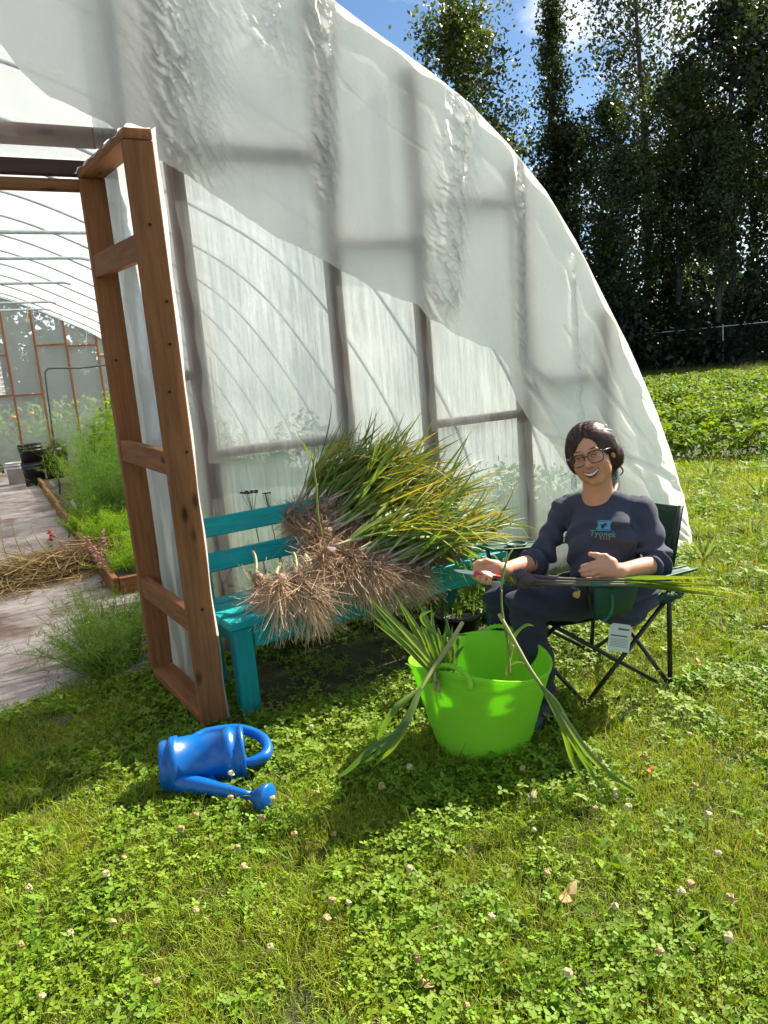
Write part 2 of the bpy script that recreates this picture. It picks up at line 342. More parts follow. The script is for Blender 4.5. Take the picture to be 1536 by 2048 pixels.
# ---------------------------------------------------------------- greenhouse
PROF = [(0, 3.96), (0.6, 3.86), (1.2, 3.65), (1.86, 3.33), (2.13, 3.19), (2.46, 3.03), (2.72, 2.88), (2.97, 2.69), (3.24, 2.44), (3.47, 2.15), (3.68, 1.82), (3.89, 1.49), (4.1, 1.1), (4.27, .73), (4.39, .34), (4.45, 0)]
PX = np.array([a for a, _ in PROF]); PZ = np.array([b for _, b in PROF])
def prof_pts(ofs=0.0, full=True, n=60):
    s = np.concatenate([[0], np.cumsum(np.hypot(np.diff(PX), np.diff(PZ)))]); u = np.linspace(0, s[-1], n)
    x = np.interp(u, s, PX); zz = np.interp(u, s, PZ)
    k = np.ones(5)/5; xs = np.convolve(np.pad(x, 2, mode='reflect', reflect_type='odd'), k, 'valid'); zs = np.convolve(np.pad(zz, 2, mode='reflect', reflect_type='odd'), k, 'valid')
    x, zz = xs, zs; tx = np.gradient(x); tz = np.gradient(zz); l = np.hypot(tx, tz); x = x-tz/l*ofs; zz = zz+tx/l*ofs
    zz = np.maximum(zz, 0)
    if full: x = np.concatenate([-x[::-1], x[1:]]); zz = np.concatenate([zz[::-1], zz[1:]])
    return x, zz
WY, FY = 3.8, 19.1
gh = empty('greenhouse', (0, WY, 0), 'long plastic-covered hoop greenhouse with timber end wall and loose flapping top sheet', 'greenhouse')
def P_(o): return o
INV = Vector((0, -WY, 0))
def ghobj(mb, name, mat, smooth=False, parent=None):
    v = np.array(mb.v) - np.array([0, WY, 0]); return mesh_obj(name, v, mb.f, mat, parent or gh, smooth)
hx, hz = prof_pts(-.03, n=44)
hoop0 = None
for k in range(14):
    yy = WY+.12+1.2*k if k < 13 else FY
    if k == 0:
        mb = MB(); mb.tube([(a, WY, b) for a, b in zip(hx, hz)], .016, 8); hoop0 = ghobj(mb, 'hoop', M_galv, True)
        hoop0.location = (0, .12, 0)
    else:
        c = hoop0.copy(); link(c, gh); c.location = (0, yy-WY, 0)
for yy in (9.85, 11.6, 14.0, 16.7, 18.0):
    xe = 1.72; mb = MB(); mb.tube([(-xe, yy, 3.35), (-.6, yy, 3.355), (.6, yy, 3.35), (xe-.12, yy, 3.35), (xe, yy, 3.33)], [.02, .024, .024, .022, .03], 8); ghobj(mb, 'cross_tie', M_galv, True)
# purlin along the ridge
mb = MB(); mb.tube([(0, WY, 3.90), (0, FY, 3.90)], .018, 8); ghobj(mb, 'purlin', M_galv, True)
# roof film
rx, rz = prof_pts(.012, n=70); ys = np.arange(WY-.04, FY+.06, .3)
V = []; 
for yy in ys:
    s = np.abs(((yy-WY-.12) % 1.2)/1.2-.5)*2
    sag = (1-s)*.022
    V.append(np.stack([rx*(1-sag*.25), np.full_like(rx, yy-WY), rz-sag*(rz > .1)], -1))
V = np.array(V); idx = np.arange(V.shape[0]*V.shape[1]).reshape(V.shape[:2])
F = np.stack([idx[:-1, :-1], idx[:-1, 1:], idx[1:, 1:], idx[1:, :-1]], -1).reshape(-1, 4)
mesh_obj('roof_film', V, F, M_film_roof, gh)
# end wall posts and girts
def zprof(x): return float(np.interp(abs(x), PX, PZ))
def post(x, w=.085, d=.04, y=WY, top=None, mat=None, name='post'):
    top = zprof(x)-.03 if top is None else top
    mb = MB(); mb.box((x-w/2, y, 0), (x+w/2, y+d, top), bev=.004); return ghobj(mb, name, mat or M_stud['Z'])
for x in (1.01, 1.80, 2.345, 3.05, 3.72): post(x, d=.045)
post(.80, .04, .09, top=zprof(.8)-.03); post(-1.05, .09, .09, top=zprof(1.0)-.03); post(-1.8, d=.09); post(-2.6, d=.09); post(-3.4, d=.09)
def girt(x0, x1, zz, h=.05, y=WY+.004, d=.04, mat=None):
    mb = MB(); mb.box((x0, y, zz-h/2), (x1, y+d, zz+h/2), bev=.004); return ghobj(mb, 'girt', mat or M_stud['X'])
girt(1.055, 1.755, 1.105); girt(2.39, 3.005, 1.115); girt(.82, .965, 1.51); girt(1.055, 1.755, 2.57, .07); girt(1.845, 2.30, 2.14); girt(2.39, 3.005, 2.37); girt(3.095, 3.68, 1.30)
M_hdr = woodmat('dark_header_board', (.11, .05, .03), (.05, .025, .018), 'X')
girt(-1.0, .78, 2.60, .085, y=WY+.004); girt(-1.0, .78, 2.455, .065, y=WY-.03, mat=M_hdr)
girt(-1.0, .60, 2.385, .05, y=WY-.02, mat=M_wood['X'])
girt(.82, 3.6, .07, .14, y=WY+.005, d=.04)
# clear film stretched over the end wall (hole for the doorway), sheets between jamb and rim
def wall_sheet(name, x0, x1, z0f, z1f, y, mat, nx, nz, disp):
    xs = np.linspace(x0, x1, nx); V = []
    for x in xs:
        za, zb = z0f(x), z1f(x); zz = np.linspace(za, max(zb, za+.001), nz)
        V.append(np.stack([np.full(nz, x), y-WY+disp(np.full(nz, x), zz), zz], -1))
    V = np.array(V); idx = np.arange(nx*nz).reshape(nx, nz); F = np.stack([idx[:-1, :-1], idx[1:, :-1], idx[1:, 1:], idx[:-1, 1:]], -1).reshape(-1, 4)
    return mesh_obj(name, V, F, mat, gh)
dsp = lambda x, zz: .002*np.sin(x*9+zz*3)+.0015*np.sin(zz*21+x*7)+.0015*np.sin(x*47+2*np.sin(zz*3))
wall_sheet('wall_film', .66, 4.515, lambda x: .02, lambda x: zprof(x)-.005, WY-.012, M_film_wall, 120, 90, dsp)
wall_sheet('wall_film', -1.0, .655, lambda x: 2.50, lambda x: zprof(x)-.005, WY-.010, M_film_head, 50, 40, dsp)
wall_sheet('wall_film', -4.515, -1.0, lambda x: .02, lambda x: zprof(x)-.005, WY-.012, M_film_wall, 50, 40, dsp)
# loose second sheet hanging from the rim
FL = np.array([(-1.2, 3.45), (-.3, 3.25), (.1, 3.05), (.33, 2.93), (.39, 2.83), (.49, 2.74), (.71, 2.64), (.88, 2.51), (1.1, 2.40), (1.25, 2.30), (1.42, 2.19), (1.63, 2.10), (1.82, 1.99), (2.02, 1.89), (2.2, 1.83), (2.27, 1.80), (2.33, 1.72), (2.52, 1.62), (2.8, 1.52), (2.88, 1.42), (2.92, 1.22), (3.04, 1.04), (3.2, .9), (3.42, .60), (3.6, .30), (3.8, .05), (4.6, .02)])
def vnoise(x, y, seed=0):
    xi = np.floor(x).astype(int); yi = np.floor(y).astype(int); fx = x-xi; fy = y-yi; fx = fx*fx*(3-2*fx); fy = fy*fy*(3-2*fy)
    def h(a, b):
        v = np.sin(a*127.1+b*311.7+seed*74.7)*43758.5453; return v-np.floor(v)
    return (h(xi, yi)*(1-fx)+h(xi+1, yi)*fx)*(1-fy)+(h(xi, yi+1)*(1-fx)+h(xi+1, yi+1)*fx)*fy
def ridge(x, c, w): return np.exp(-((x-c)/w)**2)
def flap_disp(x, zz):
    top = np.interp(np.abs(x), PX, PZ); dn = np.clip(top-zz, 0, 4)
    d = -.014*np.ones_like(x) - .006*dn
    d += -.008*np.sin(x*2.7+.6)*np.clip(dn, 0, 1)
    def crum(c0, c1, w, z0, z1, amp, fx=38, fz=9, seed=1):
        c = c0+(c1-c0)*np.clip((z1-zz)/(z1-z0), 0, 1); m = ridge(x, c, w)*np.clip((zz-z0)/.15+.5, 0, 1)*np.clip((z1-zz)/.1+.5, 0, 1)
        u = x+zz*.45
        nn = 1-np.abs(2*vnoise(u*fx*.55, (zz-x*.5)*fz, seed)-1); n2 = 1-np.abs(2*vnoise(u*fx*1.2+5, (zz-x*.5)*fz*2.3, seed+9)-1)
        return -m*amp*(.35+nn*.75+n2*.6)*np.clip(dn/.18+.1, 0, 1)
    d += crum(1.18, 1.02, .16, 2.42, 3.7, .060, fx=46, fz=9, seed=2)
    d += crum(1.45, 1.55, .13, 3.0, 3.7, .045, fx=46, fz=9, seed=8)
    d += crum(1.86, 1.76, .055, 2.35, 3.4, .045, fx=60, fz=9, seed=3)
    d += crum(2.66, 2.42, .10, 1.72, 2.95, .065, fx=52, fz=9, seed=4)
    d += crum(3.04, 2.98, .028, 1.4, 2.6, .034, fx=60, fz=9, seed=5)
    d += crum(3.42, 3.44, .022, .8, 2.1, .030, fx=60, fz=9, seed=6)
    # fall of folds running down right from the slack at post
    for (xa, za, xb, zb, w, a) in ((2.95, 1.45, 3.9, .62, .05, .05), (3.0, 1.30, 3.75, .45, .035, .04), (3.35, 1.62, 4.1, .75, .03, .035), (3.02, .98, 4.3, .52, .035, .04), (3.6, 1.1, 4.25, .2, .03, .035), (2.98, 1.5, 3.25, .95, .03, .035), (1.9, 2.95, 2.4, 2.62, .014, .02), (1.88, 3.0, 1.95, 2.9, .02, .02)):
        L2 = (xb-xa)**2+(zb-za)**2; t = np.clip(((x-xa)*(xb-xa)+(zz-za)*(zb-za))/L2, 0, 1)
        bow = .05*np.sin(t*math.pi)*(1 if a > .036 else -.6)
        dd = np.hypot(x-(xa+(xb-xa)*t), zz-(za+(zb-za)*t)-bow); wob = .45+.4*vnoise(t*9+x*0, x*0+za, 3)
        d += -a*np.exp(-(dd/(w*wob))**2)*np.sin(np.clip(t, .02, .98)*math.pi)**.5
    d += -.006*np.exp(-dn/.07)
    d += -.006*(vnoise(x*2.3, zz*1.5, 12)-.5) - .0012*(vnoise(x*19, zz*12, 13)-.5)
    low = np.clip((1.6-zz)/1.4, 0, 1)*np.clip((x-2.8)/.4, 0, 1)
    d += -low*.03*(1-np.abs(2*vnoise(x*4+zz*5, zz*2-x*2, 21)-1))-low*.010*(1-np.abs(2*vnoise(x*13+zz*14, zz*5-x*4, 22)-1)) - low*.02*np.clip(1-zz/1.4, 0, 1)
    return d
def flap_low(x):
    return float(np.interp(x, FL[:, 0], FL[:, 1])) + .006*math.sin(x*11)+.003*math.sin(x*37)
flap = wall_sheet('loose_film_flap', -1.2, 4.50, flap_low, lambda x: zprof(x)+.006, WY-.03, M_film_flap, 640, 320, flap_disp)
# rolled edge of the sheet over the rim
rx2, rz2 = prof_pts(.0, n=130); mb = MB()
rr = .015+.003*np.array([.3*math.sin(i*.31)+.3*math.sin(i*1.3+1)+.2*math.sin(i*5.1) for i in range(len(rx2))])
rr = np.maximum(rr, .008)
mb.tube([(a, WY-.03+.003*math.sin(i*.7), b) for i, (a, b) in enumerate(zip(rx2, rz2))], list(rr), 7); ghobj(mb, 'rolled_film_edge', M_film_flap, True)

# far end wall
for x in (-1.2, -.5, .14, .78, 1.39, 2.05, 2.72, 3.4): post(x, .045, .05, y=FY, mat=M_wood['Z'])
for x0, x1, zz in ((1.415, 2.025, 2.67), (.805, 1.365, 1.585), (.165, .755, 2.5), (.165, .755, 1.6), (2.075, 2.695, 2.62), (2.745, 3.37, 2.35), (-.475, .115, 2.5), (-.475, .115, 1.6)):
    mb = MB(); mb.box((x0, FY+.005, zz-.02), (x1, FY+.04, zz+.02)); ghobj(mb, 'girt', M_wood['X'])
xs = np.linspace(-4.5, 4.5, 90); V = []
for x in xs:
    zz = np.linspace(.02, max(zprof(x), .03), 40); V.append(np.stack([np.full(40, x), FY+.07-WY+.03*(vnoise(x*2+zz*1.5, zz*1.3-x, 5)-.5)+.02*(1-np.abs(2*vnoise(np.full(40, x)*3-zz*2, zz*.8+x*.3, 6)-1)), zz], -1))
V = np.array(V); idx = np.arange(90*40).reshape(90, 40); F = np.stack([idx[:-1, :-1], idx[1:, :-1], idx[1:, 1:], idx[:-1, 1:]], -1).reshape(-1, 4)
mesh_obj('far_wall_film', V, F, M_film_far, gh)
# corrugated vent panel at the far end
mb = MB(); n_ = 60; vv = []
for i in range(n_+1):
    zz = 1.63+(2.45-1.63)*i/n_; yo = FY-.03+.012*math.sin(i*2*math.pi/7.5)
    vv += [(-.4, yo, zz), (.62, yo, zz)]
mb.add(vv, [(2*i, 2*i+1, 2*i+3, 2*i+2) for i in range(n_)]); vp = ghobj(mb, 'vent_panel', M_wht, True)
s_ = vp.modifiers.new('t', 'SOLIDIFY'); s_.thickness = .004

# the door, swung open towards the lawn
dr = empty('door', (0, 0, 0), parent=gh)
def dbox(name, lo, hi, ax, mat=None, skew=None):
    mb = MB(); mb.box(lo, hi, bev=.003); v = np.array(mb.v)
    v[:, 0] += -.075*(v[:, 1]-3.02)/.7          # the leaf stands a little off square
    v[:, 2] += .03*(v[:, 1]-3.02)/.7
    v[:, 1] -= WY
    return mesh_obj(name, v, mb.f, mat or M_wood[ax], dr, False)
DX0, DX1 = .622, .727; ZT = 2.40; ZB = .045
dbox('stile', (DX0, 3.00, ZB), (DX1, 3.04, ZT-.042), 'Z'); dbox('stile', (DX0, 3.66, ZB+.04), (DX1, 3.70, ZT-.042), 'Z')
dbox('top_rail', (DX0, 3.00, ZT-.04), (DX1, 3.70, ZT), 'Y')
dbox('bottom_rail', (DX0, 3.042, ZB), (DX1, 3.66, ZB+.04), 'Y')
for zc in (1.985, 1.16, .50): dbox('rung', (DX0+.004, 3.042, zc-.048), (DX0+.044, 3.658, zc+.048), 'Y')
V = []
for yy in np.linspace(2.985, 3.71, 30):
    zz = np.linspace(ZB-.03, ZT+.004, 80); x = DX1+.004+.006*np.sin(yy*20+zz*2)+.003*np.sin(zz*15+yy*30)
    V.append(np.stack([x-.075*(yy-3.02)/.7, np.full(80, yy-WY), zz+.03*(yy-3.02)/.7], -1))
V = np.array(V); idx = np.arange(30*80).reshape(30, 80); F = np.stack([idx[:-1, :-1], idx[1:, :-1], idx[1:, 1:], idx[:-1, 1:]], -1).reshape(-1, 4)
mesh_obj('door_film', V, F, M_film_door, dr)
# film wrapped over the top rail, crumpled
V = []
for yy in np.linspace(2.99, 3.72, 24):
    ss = np.linspace(0, 1, 12); x = DX0-.006+(DX1-DX0+.012)*ss; zz = ZT+.004+.006*np.sin(yy*40+ss*6)+np.where(ss < .1, -.012, 0)
    V.append(np.stack([x-.075*(yy-3.02)/.7+.003*np.sin(yy*60), np.full(12, yy-WY), zz+.03*(yy-3.02)/.7], -1))
V = np.array(V); idx = np.arange(24*12).reshape(24, 12); F = np.stack([idx[:-1, :-1], idx[1:, :-1], idx[1:, 1:], idx[:-1, 1:]], -1).reshape(-1, 4)
mesh_obj('film_wrap', V, F, M_film_flap, dr)
M_hole = pbr('dark_nail', (.02, .015, .012), .6, metal=.4)
for (yy, zz, sx) in ((3.0, 2.06, .675), (3.0, 1.78, .70), (3.0, 1.62, .69), (3.0, 1.44, .665), (3.0, 1.2, .70), (3.66, 2.0, .64), (3.66, 1.6, .66), (3.0, .55, .68)):
    mb = MB(); mb.lathe([(.006, 0), (.006, .003)], 10, Matrix.Translation((sx-.075*(yy-3.02)/.7, yy-WY-.003, zz)) @ Matrix.Rotation(R(90), 4, 'X'), cap0=True, cap1=True); 
    mesh_obj('nail_head', np.array(mb.v), mb.f, M_hole, dr, False)

# ---------------------------------------------------------------- teal bench
bench = empty('bench', (1.5, 3.3, 0), 'teal painted wooden garden bench heaped with pulled garlic', 'bench')
def bobj(mb, name, mat): return mb.obj_b(name, mat)
def bb(name, lo, hi, ax='X', rotx=0.0):
    mb = MB(); M = None
    if rotx:
        c = Vector(((lo[0]+hi[0])/2, (lo[1]+hi[1])/2, (lo[2]+hi[2])/2)); M = Matrix.Translation(c) @ Matrix.Rotation(rotx, 4, 'X') @ Matrix.Translation(-c)
    mb.box(lo, hi, M, bev=.005); v = np.array(mb.v); v -= np.array([1.5, 3.3, 0])
    a = R(5.5); c_, s_ = math.cos(a), math.sin(a)      # the bench stands slightly askew to the wall
    x0 = v[:, 0]+.75; y0 = v[:, 1].copy(); v[:, 0] = x0*c_-y0*s_-.75; v[:, 1] = x0*s_+y0*c_
    return mesh_obj(name, v, mb.f, M_teal if ax == 'X' else (M_tealZ if ax == 'Z' else M_tealY), bench, False)
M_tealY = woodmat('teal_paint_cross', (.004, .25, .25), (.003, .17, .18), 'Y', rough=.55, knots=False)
BX0, BX1 = .77, 2.30
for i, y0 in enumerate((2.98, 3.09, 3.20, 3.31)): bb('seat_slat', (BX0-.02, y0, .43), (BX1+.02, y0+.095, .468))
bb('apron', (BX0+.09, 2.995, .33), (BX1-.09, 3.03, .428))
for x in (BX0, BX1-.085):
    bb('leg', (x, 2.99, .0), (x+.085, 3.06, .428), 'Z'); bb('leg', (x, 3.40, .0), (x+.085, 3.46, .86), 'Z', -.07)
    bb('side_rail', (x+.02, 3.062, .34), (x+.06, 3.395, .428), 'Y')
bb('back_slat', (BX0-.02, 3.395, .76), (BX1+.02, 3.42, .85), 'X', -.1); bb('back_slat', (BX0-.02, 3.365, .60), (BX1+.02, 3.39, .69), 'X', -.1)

# ---------------------------------------------------------------- trees beyond the fence
M_bark = pbr('grey_bark', (.10, .095, .085), .9, noise=.6, nscale=3, stretch=(1, 1, 4), bump=.5, bscale=12)
M_leaf = leafmat('poplar_leaf', (1, 1, 1), trans=.35, rough=.45, vary=.25, spec=.5)
def tree_meshes(h, rad, kind, nleaf, leaf, c0, seed):
    g = np.random.default_rng(seed); mb = MB(); cl = []
    nseg = 10; lean = g.normal(0, .015, 2); pts = []; 
    for i in range(nseg+1):
        t = i/nseg; pts.append((lean[0]*h*t+.1*math.sin(t*6+seed), lean[1]*h*t+.1*math.cos(t*5+seed)-.1, h*t*.97))
    mb.tube(pts, [max(.015, (.014*h)*(1-i/nseg)**.8+.01) for i in range(nseg+1)], 7)
    nl = int(h*2.6); bot = {'column': .18, 'wide': .30, 'tall': .38}[kind]
    for i in range(nl):
        t = bot+(1-bot)*(i+g.random())/nl; a = g.random()*2*math.pi
        sh = {'column': .34*(math.sin(min(1, (t-bot)/(1-bot)*1.05+.08)*math.pi)**.6+.15), 'wide': (math.sin(min(1, (t-bot)/(1-bot)*.93+.09)*math.pi)**.7), 'tall': .75*(math.sin(min(1, (t-bot)/(1-bot)*.9+.12)*math.pi)**.6)}[kind]
        ln = rad*sh*(.55+.6*g.random()); up = {'column': 1.6, 'wide': .65, 'tall': .8}[kind]
        k = int(t*nseg); f = t*nseg-k; p0 = np.array(pts[k])*(1-f)+np.array(pts[min(k+1, nseg)])*f
        d = np.array([math.cos(a), math.sin(a), up]); d /= np.linalg.norm(d)
        q = [p0, p0+d*ln*.5+[0, 0, .03*ln], p0+d*ln+np.array([0, 0, .12*ln])]
        mb.tube(q, [.0035*h*(1-t)+.018, .02, .006], 5, cap=False)
        for u in (.35, .5, .65, .8, .95, 1.05):
            c = q[0]*(1-u)+q[2]*u; m_ = int(1+2*g.random()+ (2 if u > .6 else 0))
            for _ in range(m_): cl.append((*(c+g.normal(0, .14*ln+.12, 3)*[1, 1, .8]), .16+.22*g.random()))
    for _ in range(int(10+h)): cl.append((pts[-1][0]+g.normal(0, .2), pts[-1][1]+g.normal(0, .2), h*(.86+.15*g.random()), .2))
    cl = np.array(cl); pick = g.integers(0, len(cl), nleaf)
    C = cl[pick, :3]+g.normal(0, 1, (nleaf, 3))*cl[pick, 3:4]*[1, 1, 1.1]
    tone = (g.random((nleaf, 1))*.8+.5)*(.6+.8*(np.sin(pick*12.9898)[:, None]*.5+.5)); cc = np.array(c0)[None]*tone; yel = g.random(nleaf) < .06; cc[yel] *= [1.7, 1.35, .8]
    V, F, CC = leaves_cloud(C, leaf*(.6+.8*g.random(nleaf)), cols=cc)
    return mb, (V, F, CC)
protos = {}
def tree_proto(key, h, rad, kind, nleaf, leaf, col, seed):
    mb, (V, F, C) = tree_meshes(h, rad, kind, nleaf, leaf, col, seed)
    e_ = empty('tree', (0, 0, 0)); t_ = mb.obj('trunk', M_bark, e_, True); c_ = mesh_obj('crown', V, F, M_leaf, e_, False, C); protos[key] = e_
    return e_
used = set()
TREES = [  # px column, px of tip, depth n, kind, label
 (905, 0, 46, 'a', 'broad leafy poplar with rounded olive-green crown, just right of the greenhouse arch'),
 (1000, 270, 52, 'd', 'smaller poplar tucked behind the right flank of the rounded olive-green one'),
 (862, 215, 50, 'c', 'low treetop peeking over the greenhouse arch, furthest left of the row'),
 (1092, -30, 48, 'b', 'narrow columnar poplar standing alone against blue sky'),
 (1150, 250, 47, 'd', 'dark bushy tree directly right of the columnar poplar'),
 (1215, 200, 44, 'c', 'dark tree below the cloud with a thin straight trunk'),
 (1290, -160, 49, 'e', 'tallest airy cottonwood with see-through upper crown'),
 (1350, 150, 43, 'a', 'dense dark tree just right of the airy cottonwood trunk'),
 (1405, 95, 47, 'c', 'dark tree with bare forked stems between two dense ones'),
 (1465, -20, 42, 'd', 'dense dark tree second from the right edge of the row'),
 (1520, -90, 45, 'e', 'towering dark tree at the right edge of the picture'),
 (1600, -40, 42, 'a', 'dense tree at the very end of the row, mostly past the picture edge'), (1050, 330, 43, 'c', 'short dark tree at the foot of the columnar poplar'),
 (1245, 300, 41, 'd', 'low dark bushy tree nearest the fence in the middle of the row'),
 (1120, 420, 42, 'd', 'low shadowy tree just above the lower slope of the greenhouse arch'),
 (1430, 260, 40, 'c', 'leafy understorey tree in front of the dense dark pair'),
 (760, 300, 52, 'd', 'treetop wholly behind the greenhouse roof, beyond the fence'), (1340, 300, 46, 'd', 'shaded understorey tree with pale sky gaps around its stem'),
]
tree_proto('a', 17, 3.2, 'wide', 16000, .20, (.085, .115, .022), 1)
tree_proto('b', 19, 3.0, 'column', 11000, .19, (.08, .115, .025), 2)
tree_proto('c', 15, 2.6, 'tall', 7500, .20, (.050, .075, .022), 3)
tree_proto('d', 13, 2.7, 'wide', 10500, .20, (.042, .066, .020), 4)
tree_proto('e', 20, 3.6, 'tall', 9000, .20, (.06, .08, .032), 5)
PH = dict(a=17, b=19, c=15, d=13, e=20)
trees_n = 0
for px, tip, dep, key, lab in TREES:
    p = G(px, 800); d = ray(px, 700); base = EYE+d*dep; base[2] = 0
    # height from the tip row
    dd = ray(px, tip); tz = CAM_H+dd[2]*dep
    base = EYE+dd*dep*(np.hypot(d[0], d[1])/np.hypot(dd[0], dd[1])); hh = CAM_H+ (base[2]-CAM_H); base[2] = 0
    o_ = protos[key]
    if key in used: o_ = copy_tree(o_)
    used.add(key); o_.location = tuple(base); s = hh/PH[key]; o_.scale = (max(s, .62)*1.0, max(s, .62)*1.0, s); o_.rotation_euler.z = rng.random()*6.28
    if lab is None: lab = 'dark tree of the row, standing past the picture edge' if px > 1530 else 'treetop of the row behind the greenhouse roof'
    tag(o_, lab, 'tree', 'trees beyond the chain-link fence')
for i, (x, y, s, key) in enumerate(((-5, 31, .8, 'a'), (-1.5, 34, .95, 'd'), (1.2, 30, .8, 'c'), (3.5, 33, .9, 'a'), (6, 30, .85, 'd'), (8.5, 34, 1, 'c'), (-8, 35, 1, 'd'), (11, 33, .9, 'a'))):
    o_ = copy_tree(protos[key]); o_.location = (x, y, 0); o_.scale = (s, s, s); o_.rotation_euler.z = i*1.3
    tag(o_, ['tree blurred behind the far end film, left of the vent panel', 'tree seen through the doorway beyond the vent panel', 'tree seen through the far end film between the first two posts', 'tree seen through the far end film right of the square pipe arch', 'tree beyond the far end, screened by the near wall film', 'tree beyond the tunnel, right of the one behind the near wall film', 'tree far left beyond the tunnel, outside the doorway view', 'tree behind the tunnel near its right rear corner'][i], 'tree', 'trees behind the far end of the greenhouse')
# undergrowth: a continuous dark mass under and behind the trees
def undergrowth():
    parts = []
    u = np.array([.66, -.75]); nn_ = np.array([.75, .66])
    k = 95000; s = rng.uniform(-14, 30, k); dn_ = rng.uniform(0, 10, k); base = np.array([27.5, 31.5])[None]+s[:, None]*u+ dn_[:, None]*nn_
    hz_ = rng.beta(1.2, 1.8, k)*(3.4+1.4*np.sin(s*.7)+1.2*np.sin(s*1.9+1)+dn_*.45)
    keep = rng.random(k) > .25*(np.sin(s*2.1)*np.sin(hz_*1.7) > .35); base = base[keep]; hz_ = hz_[keep]
    c = np.stack([base[:, 0], base[:, 1], hz_], -1); tone = rng.uniform(.4, 1.1, (len(c), 1)); cc = np.array([.020, .034, .013])*tone
    parts.append(leaves_cloud(c, rng.uniform(.18, .42, len(c)), cols=cc)); return join_geo(parts)
V, F, C = undergrowth()
tag(mesh_obj('undergrowth', V, F, M_leaf, None, False, C), kind='stuff')
# distant wood behind: a rough mass so that no bare horizon shows
k = 26000; a_ = rng.uniform(R(-40), R(78), k); dd_ = rng.uniform(66, 80, k); c = np.stack([dd_*np.sin(a_), dd_*np.cos(a_), rng.beta(1.1, 1.3, k)*(7+2*np.sin(a_*23)+1.5*np.sin(a_*51))], -1)
V, F, C = leaves_cloud(c, rng.uniform(.7, 1.5, k), cols=np.array([.022, .036, .018])*rng.uniform(.5, 1.2, (k, 1)))
tag(mesh_obj('far_woodland', V, F, M_leaf, None, False, C), kind='stuff')

# ---------------------------------------------------------------- chain-link fence
fp = [G(1292, 753), G(1446, 744)]; fd = (fp[1]-fp[0]); fl = np.linalg.norm(fd); fu = fd/fl
fence = empty('fence', tuple(fp[0]), 'grey chain-link fence with slim round posts at the far side of the crop field', 'fence')
FHT = 2.25
mb = MB(); mb.tube([(0, 0, 0), (0, 0, FHT+.05)], .028, 8); mb.lathe([(.034, FHT+.03), (.034, FHT+.07), (.01, FHT+.09)], 8, cap1=True)
p0 = mb.obj('post', M_galv, fence, True)
for k in range(-5, 4):
    if k == 0: continue
    c = p0.copy(); link(c, fence); c.location = tuple(fu*fl*k)
mb = MB(); mb.tube([tuple(fu*fl*-5+np.array([0, 0, FHT])), tuple(fu*fl*3+np.array([0, 0, FHT]))], .020, 6); mb.obj('top_rail', M_galv, fence, True)
M_link = pbr('dull_fence_wire', (.05, .055, .055), .6)
# woven mesh, diamonds of 12 cm, as thin strips
vv = []; ff = []; s0, s1 = -5*fl, 3*fl; st = .16; b = 0
perp = np.array([fu[1], -fu[0], 0])
for sg in (1, -1):
    for s in np.arange(s0-FHT, s1+FHT, st):
        a0, a1 = (s, s+FHT) if sg > 0 else (s+FHT, s); z0, z1 = .05, FHT
        if min(a0, a1) < s0 or max(a0, a1) > s1: continue
        A = fu*a0+np.array([0, 0, z0]); B = fu*a1+np.array([0, 0, z1]); wv = fu*.0028
        vv += [A-wv, A+wv, B+wv, B-wv]; ff.append((b, b+1, b+2, b+3)); b += 4
mesh_obj('chain_link_mesh', np.array(vv), np.array(ff), M_link, fence, False)

# ---------------------------------------------------------------- instanced ground cover
def gn_scatter(name, pts, rot, scl, idx, sources, label_kind='stuff'):
    """one object whose points carry small plants (geometry nodes)"""
    col = bpy.data.collections.new(name+'_kinds')
    for s in sources: col.objects.link(s)
    me = bpy.data.meshes.new(name); me.vertices.add(len(pts)); me.vertices.foreach_set('co', np.asarray(pts, np.float32).ravel())
    a = me.attributes.new('rot', 'FLOAT_VECTOR', 'POINT'); a.data.foreach_set('vector', np.asarray(rot, np.float32).ravel())
    a = me.attributes.new('scl', 'FLOAT', 'POINT'); a.data.foreach_set('value', np.asarray(scl, np.float32))
    a = me.attributes.new('idx', 'INT', 'POINT'); a.data.foreach_set('value', np.asarray(idx, np.int32))
    o = bpy.data.objects.new(name, me); link(o); tag(o, kind=label_kind)
    ng = bpy.data.node_groups.new(name, 'GeometryNodeTree'); ng.interface.new_socket('Geometry', in_out='INPUT', socket_type='NodeSocketGeometry'); ng.interface.new_socket('Geometry', in_out='OUTPUT', socket_type='NodeSocketGeometry')
    gi = ng.nodes.new('NodeGroupInput'); go = ng.nodes.new('NodeGroupOutput'); mp_ = ng.nodes.new('GeometryNodeMeshToPoints'); io = ng.nodes.new('GeometryNodeInstanceOnPoints'); ci = ng.nodes.new('GeometryNodeCollectionInfo')
    ci.inputs['Collection'].default_value = col; ci.inputs['Separate Children'].default_value = True; ci.inputs['Reset Children'].default_value = True
    def at(nm, dt):
        x = ng.nodes.new('GeometryNodeInputNamedAttribute'); x.data_type = dt; x.inputs['Name'].default_value = nm; return x
    l = ng.links.new; l(gi.outputs[0], mp_.inputs['Mesh']); l(mp_.outputs['Points'], io.inputs['Points']); l(ci.outputs[0], io.inputs['Instance']); io.inputs['Pick Instance'].default_value = True
    l(at('idx', 'INT').outputs[0], io.inputs['Instance Index']); l(at('scl', 'FLOAT').outputs[0], io.inputs['Scale'])
    ax = at('rot', 'FLOAT_VECTOR'); e2 = ng.nodes.new('FunctionNodeEulerToRotation'); l(ax.outputs[0], e2.inputs[0]); l(e2.outputs[0], io.inputs['Rotation']); l(io.outputs[0], go.inputs[0])
    md = o.modifiers.new('scatter', 'NODES'); md.node_group = ng
    return o
